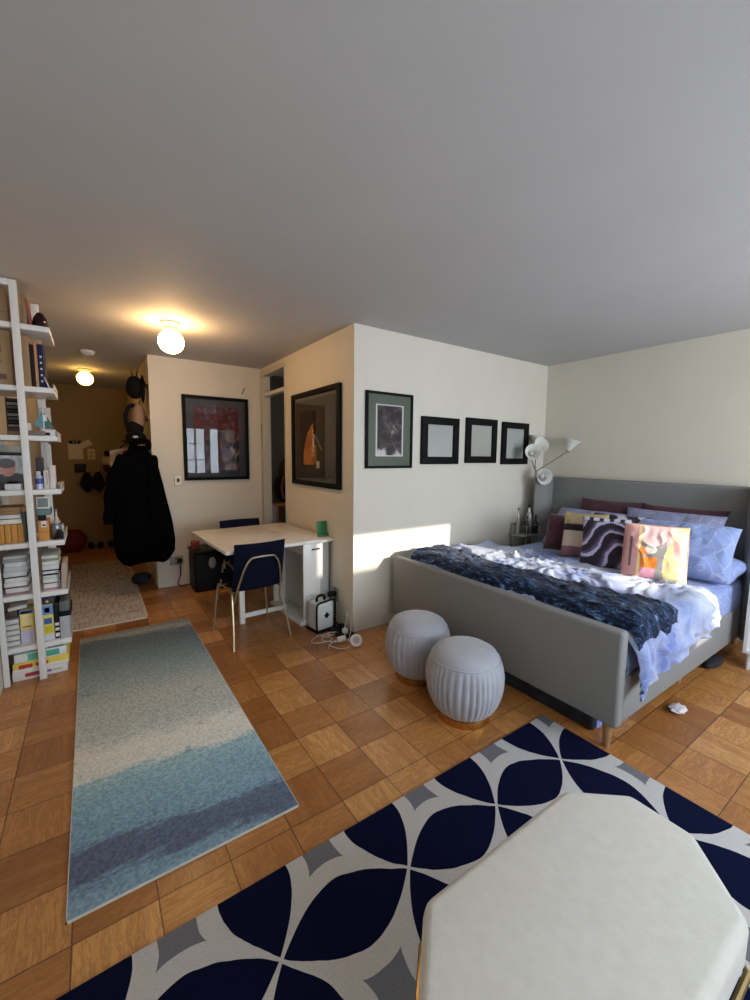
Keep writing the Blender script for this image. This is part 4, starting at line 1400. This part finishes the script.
for k, (x_, lb) in enumerate(((-1.80, 'left one of the two dark folded umbrellas hanging on the entry wall'), (-1.655, 'right one of the two dark folded umbrellas hanging on the entry wall'))):
    t = thing('folded_umbrella', (x_, W5 - .05, .9), lb, 'umbrella', 'dark umbrellas hanging on the entry wall')
    part('canopy', MB().lathe([(0, .86), (.05, .90), (.10 - .01 * k, .98), (.075, 1.08), (.035, 1.17), (0, 1.19)], x_, W5 - .08, 18), plain('umbrella_navy', (24, 24, 30), .8), t)
    part('handle', MB().tube([(x_, W5 - .08, 1.18), (x_ + .01, W5 - .08, 1.24), (x_ + .01, W5 - .01, 1.245)], .008, 6), plain('pale_hook', (186, 160, 110), .5), t)
bk = thing('hanging_basket', (-1.54, W5 - .07, 1.2), 'white and maroon cup-shaped holder hanging on the entry wall near the coats', 'basket')
part('cup', MB().lathe([(0, 1.18), (.06, 1.18), (.085, 1.26), (.09, 1.29), (0, 1.29)], -1.50, W5 - .075, 20), plain('maroon_cup', (84, 30, 28), .7), bk)
part('rim', MB().lathe([(.09, 1.29), (.11, 1.36), (.105, 1.40), (.08, 1.42), (0, 1.41)], -1.50, W5 - .075, 20), plain('cream_rim', (186, 166, 130), .7), bk)
part('knob', MB().ellipsoid((-1.52, W5 - .075, 1.47), (.04, .03, .05)), M_BLK, bk)

rb = solo('red_bag', MB().ellipsoid((-2.03, 4.70, .17), (.20, .16, .17), dist=lambda c: 1 + .18 * noise.noise(c * 1.8)), plain('wine_red_cloth', (104, 26, 28), .85, var=.15), 'slumped wine-red bag on the floor at the end of the hallway', 'bag')
M_SHOE = plain('black_shoe', (24, 24, 24), .6, var=.2)


def shoe(x, y, rz, label):
    t = thing('shoe', (0, 0, 0), label, 'shoe', 'dark shoes lined up along the entry wall')
    lpart('upper', MB().ellipsoid((0, 0, .045), (.045, .14, .045), dist=lambda c: 1 + .25 * max(0, -c.y) * max(0, c.z)), M_SHOE, t)
    lpart('sole', MB().ellipsoid((0, 0, .012), (.047, .142, .012)), plain('shoe_sole', (70, 72, 68), .7), t)
    t.location = (x, y, 0); t.rotation_euler = (0, 0, rz)
    return t


sh1 = shoe(-1.80, 4.86, .1, 'dark shoe on the entry floor right beside the red bag')
for x_, r_, lb in ((-1.68, -.1, 'dark shoe on the entry floor, second from the red bag'), (-1.54, .15, 'dark shoe on the entry floor, third from the red bag'), (-1.42, 0, 'dark shoe on the entry floor nearest the hallway wall, farthest from the red bag')):
    c = copy_tree(sh1); c.location = (x_, 4.85, 0); c.rotation_euler = (0, 0, r_); relabel(c, lb)
solo('folded_clothes', MB().ellipsoid((-1.33, 2.45, .06), (.10, .16, .06), dist=lambda c: 1 + .15 * noise.noise(c * 2)), plain('slate_cloth', (44, 48, 54), .9, var=.1), 'slate grey bundle on the floor under the long coat', 'bundle')

# ------------------------------------------------------------------ bookcase
M_SHELF = plain('white_shelf_paint', (226, 224, 218), .4, var=.01)
SX0, SX1, SY0, SY1 = -2.262, -1.912, .51, .93
bc = thing('bookcase', (-2.09, .72, 0), 'tall white open bookcase packed with books and boxes at the left wall', 'bookcase')
part('upright', MB().box(-2.090, -2.053, SY0 - .022, SY0 - .001, 0, 2.49, bevel=.003), M_SHELF, bc)
part('upright', MB().box(-2.03, -1.985, SY1 + .001, SY1 + .02, 0, 2.49, bevel=.003), M_SHELF, bc)
part('upright', MB().box(-2.262, -2.225, SY1 + .001, SY1 + .02, 0, 2.49, bevel=.003), M_SHELF, bc)
part('upright', MB().box(-2.265, -2.235, SY0 - .022, SY0 - .001, 0, 2.49, bevel=.003), M_SHELF, bc)
part('top_rail', MB().box(-2.265, -2.0905, SY0 - .022, SY0 - .001, 2.455, 2.49, bevel=.003), M_SHELF, bc)
SH = [.235, .573, .905, 1.24, 1.58, 1.88, 2.25]
for z in SH:
    part('shelf', MB().box(SX0, SX1, SY0, SY1, z - .032, z, bevel=.003), M_SHELF, bc)
for z in (.235, .573, .905, 1.24, 1.58, 1.88):
    part('bracket', MB().box(SX1 - .003, SX1 + .001, SY0 + .02, SY1, z + .001, z + .03), plain('bracket_grey', (182, 180, 172), .5), bc)


def item(name, label, cat, x0, x1, z0, z1, c, y0=.55, d_=.22, front=None, rough=.6, group=None, bev=.003, tilt=0.0, bands=None):
    """a box-like article on the shelf; bands: coloured strips (z0,z1,colour[,x0,x1]) as fractions of its front"""
    M_ = Matrix.Translation(((x0 + x1) / 2, y0, z0 + .0008)) @ Matrix.Rotation(tilt, 4, 'Y') @ Matrix.Translation((-(x0 + x1) / 2, -y0, -z0)) if tilt else Matrix.Translation((0, 0, .0008))
    t = thing(name, ((x0 + x1) / 2, y0 + d_ / 2, z0), label, cat, group)
    part('body', MB().box(x0, x1, y0, y0 + d_, z0, z1, M=M_, bevel=min(bev, (x1 - x0) * .2, (z1 - z0) * .2)), plain('card_%d_%d_%d' % c, c, rough, var=.05), t)
    for bnd in (bands or []):
        f0, f1, cc_ = bnd[:3]
        g0, g1 = (bnd[3], bnd[4]) if len(bnd) > 3 else (.06, .94)
        w_, h_ = x1 - x0, z1 - z0
        part('printed_band', MB().box(x0 + w_ * g0, x0 + w_ * g1, y0 - .0012, y0 + .0005, z0 + h_ * f0, z0 + h_ * f1, M=M_), plain('ink_%d_%d_%d' % cc_, cc_, rough), t)
    return t


# floor level: board-game boxes
z = 0
BX0, BX1 = -2.235, -1.945
item('board_game_box', 'white board game box with red lettering, bottom one on the floor under the bookcase', 'game box', BX0 + .005, BX1, 0, .062, (224, 218, 210), y0=.54, d_=.30, bands=[(.3, .7, (176, 50, 60), .22, .5), (.35, .6, (120, 90, 150), .62, .70), (.42, .52, (150, 140, 136), .72, .9)])
item('board_game_box', 'yellow board game box with red lettering under the bookcase, second from the floor', 'game box', BX0 + .01, BX1 + .01, .064, .118, (232, 204, 80), y0=.54, d_=.30, bands=[(.25, .75, (196, 60, 40), .1, .34), (.3, .72, (200, 70, 44), .4, .62), (.0, .3, (230, 226, 214), .0, 1.0)])
item('board_game_box', 'white board game box with green label panels under the bookcase', 'game box', BX0 + .02, BX1, .120, .178, (226, 228, 220), y0=.54, d_=.28, bands=[(.1, .9, (96, 176, 142), .25, .48), (.15, .85, (84, 170, 140), .60, .86)])
item('board_game_box', 'teal blue box on top of the pile, left part under the lowest bookcase shelf', 'game box', -2.25, -2.07, .18, .201, (70, 134, 142), y0=.55, d_=.25, bands=[(.3, .6, (170, 200, 200), .1, .5), (.2, .8, (200, 190, 180), .7, .95)])
item('board_game_box', 'dark blue box with pink spot, top right of the pile under the lowest shelf', 'game box', -2.065, -1.96, .18, .201, (62, 84, 116), y0=.55, d_=.25, bands=[(.2, .8, (196, 120, 150), .35, .55), (.2, .8, (190, 210, 220), .05, .2)])

# shelf 1 (z .235)
z = .2355
for k in range(5):
    item('white_box', 'flat white carton in the stack at the left end of the lowest shelf', 'box', -2.245, -2.178, z + k * .036, z + k * .036 + .030, (208, 204, 198), d_=.20, group='flat white cartons stacked on the lowest shelf', bands=[(.0, .12, (90, 80, 78))])
item('brown_pouch', 'dark brown pouch on top of the flat white cartons', 'pouch', -2.245, -2.18, z + .182, z + .232, (74, 52, 42), bev=.012)
item('cereal_box', 'yellow and blue printed box left of the bookcase upright on the lowest shelf', 'box', -2.172, -2.105, z, z + .225, (226, 206, 110), d_=.14, bands=[(.55, .97, (232, 214, 150), .1, .9), (.90, 1.0, (84, 116, 186), 0, 1), (.02, .42, (196, 188, 206), 0, 1), (.5, .53, (110, 100, 60), .2, .8)])
item('cereal_box', 'yellow and blue box with oval emblem right of the bookcase upright on the lowest shelf', 'box', -2.060, -2.002, z, z + .24, (230, 212, 104), d_=.14, bands=[(.72, .98, (110, 140, 205), 0, 1), (.78, .92, (220, 120, 130), .25, .7), (.45, .62, (66, 96, 160), .15, .85), (.0, .16, (214, 212, 214), 0, 1), (.2, .4, (214, 190, 50), .2, .9)])
item('black_case', 'narrow black case beside the yellow box on the lowest shelf', 'case', -1.998, -1.972, z, z + .245, (26, 26, 28), bands=[(.05, .15, (220, 220, 216)), (.22, .30, (220, 220, 216)), (.36, .44, (220, 220, 216))])
gb = thing('grey_storage_bin', (-1.94, .62, z), 'light grey plastic bin with a black handle at the right end of the lowest shelf', 'bin')
part('body', MB().box(-1.970, -1.915, .535, .80, z, z + .165, bevel=.006), plain('bin_grey', (176, 176, 178), .5), gb)
part('handle', MB().box(-1.972, -1.905, .528, .80, z + .15, z + .178, bevel=.005), M_BLK, gb)
part('lid', MB().box(-1.968, -1.912, .54, .80, z + .18, z + .25, bevel=.006), plain('bin_dark_lid', (96, 100, 98), .5), gb, label='dark grey upper lid')
item('folded_papers', 'loose folded papers lying on the boxes of the lowest shelf', 'papers', -2.225, -2.13, z + .236, z + .258, (196, 196, 190), tilt=-.12)
item('dark_pouch', 'small dark pouch with white spots on top of the yellow box right of the upright', 'pouch', -2.055, -1.99, z + .243, z + .285, (52, 52, 60), bev=.012, bands=[(.3, .6, (200, 200, 200), .3, .5)])

# shelf 2 (z .573): stacked magazines
z = .5735
seqL = [((150, 110, 120), .012), ((214, 208, 206), .03), ((120, 60, 70), .008), ((222, 220, 216), .03), ((218, 216, 208), .028), ((46, 48, 52), .007), ((206, 206, 204), .034), ((196, 198, 198), .03), ((214, 214, 212), .028), ((150, 152, 150), .022), ((184, 180, 172), .02)]
zz = z
for k, (c, h_) in enumerate(seqL):
    item('magazine', ('bound volume in the paper stack left of the upright on the second shelf'), 'magazine', -2.232 + .004 * (k % 3), -2.118 + .003 * ((k * 2) % 3), zz, zz + h_ - .0012, c, d_=.26, group='volumes in the left paper stack on the second shelf')
    zz += h_
seqR = [((190, 130, 145), .012), ((226, 222, 218), .03), ((130, 96, 90), .006), ((224, 226, 222), .028), ((206, 212, 206), .022), ((36, 40, 46), .010), ((220, 220, 220), .018), ((40, 44, 50), .008), ((210, 212, 210), .032), ((222, 220, 214), .026), ((140, 150, 120), .016), ((206, 206, 200), .022)]
zz = z
for k, (c, h_) in enumerate(seqR):
    item('magazine', ('bound volume in the paper stack right of the upright on the second shelf'), 'magazine', -2.040, -1.958 + .004 * ((k * 5) % 3), zz, zz + h_ - .0012, c, d_=.26, group='volumes in the right paper stack on the second shelf')
    zz += h_
item('tan_folder', 'tan document folder leaning upright at the right end of the second shelf', 'folder', -1.948, -1.920, z, z + .165, (176, 156, 138), y0=.54, d_=.24, tilt=.05)
item('pale_folder', 'thin grey folder next to the tan one on the second shelf', 'folder', -1.962, -1.952, z + .0, z + .12, (120, 112, 110), y0=.535, d_=.02)

# shelf 3 (z .905): orange binders, books, jars
z = .9055
for k in range(4):
    item('orange_binder', 'orange binder in the row left of the upright on the third shelf', 'binder', -2.238 + k * .031, -2.238 + k * .031 + .0295, z, z + .118, (206 - 6 * (k % 2), 142, 62), d_=.20, group='orange binders on the third shelf', bands=[(.0, 1.0, (160, 100, 40), .93, 1.0)])
item('book', 'thick cream book lying on the orange binders', 'book', -2.238, -2.122, z + .119, z + .150, (226, 220, 200), d_=.2, bands=[(.0, .1, (60, 56, 50), 0, 1)])
item('book', 'white book with dark spine line lying on the cream book', 'book', -2.238, -2.126, z + .151, z + .178, (214, 210, 206), d_=.2, bands=[(.0, .18, (70, 60, 70), 0, 1)])
item('book', 'brown box-like volume on top of the third shelf stack', 'book', -2.238, -2.124, z + .179, z + .225, (150, 112, 72), d_=.2, bands=[(.45, .5, (110, 80, 50), 0, 1)])
item('small_tan_box', 'small tan and red box beside the upright near the top of the third shelf', 'box', -2.120, -2.085, z + .195, z + .225, (176, 130, 100), d_=.1)
item('dark_folder', 'dark grey-green folder behind the upright on the third shelf', 'folder', -2.122, -2.104, z, z + .194, (66, 80, 78), d_=.2)
item('orange_box', 'orange box with a white label right of the upright on the third shelf', 'box', -2.045, -1.99, z, z + .13, (208, 144, 66), d_=.15, bands=[(.68, .98, (228, 224, 220), .3, .8), (.74, .82, (90, 110, 170), .4, .7), (.42, .45, (150, 96, 40), 0, 1)])
item('teal_box', 'muted teal box on top of the orange box on the third shelf', 'box', -2.045, -1.975, z + .165, z + .205, (96, 126, 122), d_=.14)
item('black_camera', 'small black camera-like object between the orange box and the teal box', 'camera', -2.042, -2.005, z + .131, z + .164, (30, 28, 26), d_=.08, bev=.01)
item('picture_stand', 'white framed card standing at the top of the third shelf', 'frame', -2.045, -1.975, z + .207, z + .285, (214, 212, 204), d_=.02, bands=[(.15, .88, (120, 128, 124), .1, .85)])
t = thing('glass_jar', (-1.962, .60, z), 'clear glass jar of dark pebbles on the third shelf', 'jar')
part('body', MB().lathe([(0, z), (.028, z), (.030, z + .05), (.030, z + .09), (.024, z + .105), (0, z + .105)], -1.955, .60, 20), plain('jar_glass', (112, 108, 112), .12, coat=.6, var=.2), t)
part('lid', MB().lathe([(.026, z + .105), (.027, z + .115), (0, z + .117)], -1.955, .60, 20), plain('jar_lid', (170, 170, 168), .4), t)
bottle(-1.955, .66, z, .19, .017, plain('white_bottle', (196, 192, 180), .3), 'slim white dropper bottle behind the glass jar on the third shelf', cap=plain('bottle_cap_grey', (150, 150, 146), .4))
# black stapler-like angular piece and a clear acrylic corner
solo('black_camera_stand', MB().prism([(-.035, 0), (.035, 0), (.022, .045), (.0, .062), (-.012, .035)], -.02, .02, M=Matrix.Translation((-1.943, .555, z + .006)) @ Matrix.Rotation(PI / 2, 4, 'X'), bevel=.005), M_BLK,
     'black angular gadget with a pale centre at the right front of the third shelf', 'gadget')
item('acrylic_box', 'pale clear plastic box behind the black angular gadget', 'box', -1.95, -1.916, z, z + .085, (150, 148, 144), y0=.63, d_=.1, rough=.15)

# shelf 4 (z 1.24): framed photo and bottles
z = 1.2405
pf = thing('framed_photo', (-2.16, .62, z), 'framed photo of a person in a grey cap standing on the fourth shelf', 'photo frame')


def art_photo(u, v):
    c = mixc((210, 216, 214), (120, 130, 126), abs(u - .5) * 1.2 + fn(u * 4, v * 4) * .5)
    if v < .38 + .1 * math.sin(u * 3): c = (52, 54, 60)
    if math.hypot((u - .42) / .27, (v - .60) / .24) < 1: c = (196, 142, 126)
    if math.hypot((u - .40) / .30, (v - .76) / .15) < 1: c = (92, 92, 98)
    if v < .16: c = (54, 42, 34)
    return c


Mf = Matrix.Translation((-2.165, .60, z)) @ Matrix.Rotation(-.10, 4, 'X')
part('frame', MB().box(-.082, .082, 0, .012, .001, .225, M=Mf, bevel=.002), plain('photo_frame_dark', (48, 46, 48), .4), pf)
g = MB().grid(30, 40, lambda u, v: Vector((-.074 + u * .148, -.0015, .008 + v * .207)))
bmesh.ops.transform(g.bm, matrix=Mf, verts=g.bm.verts)
me_o = part('photograph', g, painted('photo_print', .25, .5), pf, smooth=False)
inv = (Mf.inverted() @ wm(pf))
paint(me_o.data, lambda c: art_photo(((inv @ c).x + .074) / .148, ((inv @ c).z - .008) / .207))
tr_ = thing('small_tray', (-2.135, .55, z), 'small white tray with dark things in front of the framed photo', 'tray')
part('tray', MB().box(-2.185, -2.108, .515, .59, z, z + .040, bevel=.004), plain('tray_white', (206, 204, 206), .4), tr_)
part('contents', MB().ellipsoid((-2.145, .552, z + .044), (.034, .028, .012), dist=lambda c: 1 + .2 * noise.noise(c * 3)), M_BLK, tr_)
item('shelf_box', 'wide pale box lying above the framed photo on the fourth shelf', 'box', -2.25, -2.115, z + .235, z + .275, (176, 172, 160), d_=.2, y0=.66)
item('box_stack_low', 'stack of dark boxes behind the framed photo on the fourth shelf', 'box', -2.25, -2.115, z, z + .233, (60, 58, 60), d_=.16, y0=.68)
sb = thing('spray_bottle', (-2.03, .56, z), 'blue and white spray bottle right of the upright on the fourth shelf', 'bottle')
part('body', MB().lathe([(0, z), (.019, z), (.019, z + .075), (.012, z + .09), (0, z + .09)], -2.022, .56, 18), plain('bottle_white_blue', (186, 194, 218), .3), sb)
part('label_wrap', MB().lathe([(.0195, z + .035), (.0195, z + .07)], -2.022, .56, 18), plain('label_blue', (58, 78, 156), .4), sb, label='deep blue wrap')
part('nozzle', MB().box(-2.034, -2.012, .545, .575, z + .09, z + .115, bevel=.004), plain('nozzle_white', (210, 210, 214), .4), sb)
item('black_book', 'dark thin book standing behind the spray bottle', 'book', -2.038, -2.006, z, z + .20, (54, 52, 56), y0=.62, d_=.15)
item('white_carton', 'white carton with tan stripe next to the spray bottle', 'carton', -1.999, -1.972, z, z + .12, (212, 204, 196), y0=.56, d_=.1, bands=[(.2, .9, (170, 130, 110), .55, .7)])
item('white_carton', 'tallest white carton at the right end of the fourth shelf', 'carton', -1.97, -1.938, z, z + .15, (220, 212, 204), y0=.555, d_=.1, bands=[(.3, .95, (150, 110, 96), .1, .2)])
item('grey_panel_box', 'flat grey-brown box lying at the right edge of the fourth shelf', 'box', -1.934, -1.913, z, z + .035, (150, 142, 130), d_=.22, y0=.57)
item('white_board', 'white panel standing at the back of the fourth shelf', 'panel', -2.0, -1.965, z, z + .29, (206, 202, 192), y0=.80, d_=.02)

# shelf 5 (z 1.58)
z = 1.5805
item('brown_book', 'tall light brown book at the left end of the fifth shelf', 'book', -2.25, -2.155, z, z + .235, (168, 134, 92), d_=.2)
for k in range(9):
    item('disc_case', 'thin dark case in the tilted pile on the fifth shelf', 'case', -2.150, -2.082, z + .025 + k * .0225, z + .025 + k * .0225 + .018, ((56, 50, 48), (104, 96, 90), (36, 32, 34))[k % 3], d_=.16, group='thin dark cases piled on the fifth shelf', tilt=0)
item('flat_brown_box', 'flat brown box under the pile of dark cases on the fifth shelf', 'box', -2.151, -2.075, z, z + .024, (126, 98, 72), d_=.2)
item('white_cube', 'small white block beside the upright on the fifth shelf', 'block', -2.075, -2.04, z + .03, z + .075, (216, 208, 206), y0=.47 + .06, d_=.05)
item('grey_book', 'low grey-brown book lying right of the upright on the fifth shelf', 'book', -2.08, -1.972, z, z + .029, (120, 106, 100), d_=.2, y0=.53)
ts = thing('teal_lamp_ornament', (-1.975, .60, z), 'teal pointed glass ornament shaped like a small sail boat on the fifth shelf', 'ornament')
part('hull', MB().box(-1.988, -1.918, .54, .60, z, z + .042, bevel=.006), plain('hull_white', (216, 212, 206), .4), ts)
part('hull_recess', MB().box(-1.976, -1.948, .5385, .541, z + .004, z + .022), M_BLK, ts)


def tri(p0, p1, p2, y0_, th=.004):
    m_ = MB()
    a_ = [m_.bm.verts.new((p[0], y0_, p[1])) for p in (p0, p1, p2)]
    b_2 = [m_.bm.verts.new((p[0], y0_ + th, p[1])) for p in (p0, p1, p2)]
    m_.bm.faces.new(a_); m_.bm.faces.new(b_2[::-1])
    for i in range(3): m_.bm.faces.new((a_[i], a_[(i + 1) % 3], b_2[(i + 1) % 3], b_2[i]))
    return m_


part('sail', tri((-2.03, z + .065), (-1.978, z + .05), (-1.982, z + .165), .57), plain('teal_sail', (86, 136, 138), .4, var=.15), ts)
part('sail', tri((-1.978, z + .045), (-1.925, z + .052), (-1.98, z + .165), .575), plain('dark_teal_sail', (52, 92, 88), .4, var=.15), ts, label='darker green sail')
part('mast', MB().tube([(-1.978, .572, z + .04), (-1.979, .572, z + .172)], .004, 6), plain('mast_white', (220, 220, 214), .4), ts)
part('pennant', MB().box(-1.975, -1.962, .570, .574, z + .095, z + .135), plain('mast_white', (0, 0, 0)), ts)
item('pale_screen', 'pale translucent panel standing at the back of the fifth shelf', 'panel', -2.02, -1.955, z, z + .20, (196, 192, 180), y0=.82, d_=.02)

# shelf 6 (z 1.88)
z = 1.8805
item('tall_wood_album', 'tall light brown album at the left end of the sixth shelf', 'album', -2.25, -2.108, z, z + .325, (150, 120, 84), d_=.22, bands=[(.78, .86, (120, 40, 36), .55, .62), (.6, .74, (110, 36, 34), .6, .68), (.4, .52, (90, 40, 36), .58, .64), (.1, .2, (100, 70, 50), .3, .8)])
item('tan_album', 'tan album standing just right of the upright on the sixth shelf', 'album', -2.065, -2.022, z, z + .31, (158, 126, 88), d_=.2)
item('book', 'black book standing between the tan album and the thin tan book', 'book', -2.020, -2.002, z, z + .26, (28, 24, 26), d_=.2)
item('book', 'thin tan book with an orange spine on the sixth shelf', 'book', -2.000, -1.985, z, z + .285, (190, 136, 90), d_=.2)
item('book', 'navy book with white spine letters on the sixth shelf', 'book', -1.983, -1.955, z, z + .29, (30, 38, 66), d_=.2, bands=[(.92, 1.0, (170, 130, 100), 0, 1)] + [(.12 + k * .13, .16 + k * .13, (190, 196, 210), .35, .7) for k in range(5)])
item('bookend', 'white wire bookend leaning at the right end of the sixth shelf', 'bookend', -1.937, -1.931, z, z + .075, (206, 200, 186), d_=.1, tilt=-.35)

# shelf 7 (z 2.25)
z = 2.2505
item('tall_wood_album', 'tall light brown album left of the upright on the top shelf', 'album', -2.25, -2.108, z, z + .20, (146, 118, 84), d_=.22, bands=[(.30, .32, (110, 84, 58), 0, 1)])
item('tan_album', 'tan album just right of the upright on the top shelf', 'album', -2.045, -2.020, z, z + .19, (140, 112, 82), d_=.2)
item('red_brown_card', 'red-brown card leaning beside the dark ornament on the top shelf', 'card', -2.012, -1.998, z, z + .165, (140, 72, 56), d_=.12, tilt=-.10)
eg = thing('dark_ornament', (-1.965, .60, z), 'dark purple-black pointed ornament with a white dot on the top shelf', 'ornament')
part('body', MB().lathe([(0, z), (.042, z), (.044, z + .02), (.036, z + .06), (.018, z + .095), (0, z + .105)], -1.960, .60, 24), plain('dark_purple_glaze', (36, 22, 26), .35, var=.2), eg)
part('dot', MB().ellipsoid((-1.937, .567, z + .04), (.006, .005, .006), seg=12, rings=8), plain('mast_white', (0, 0, 0)), eg)
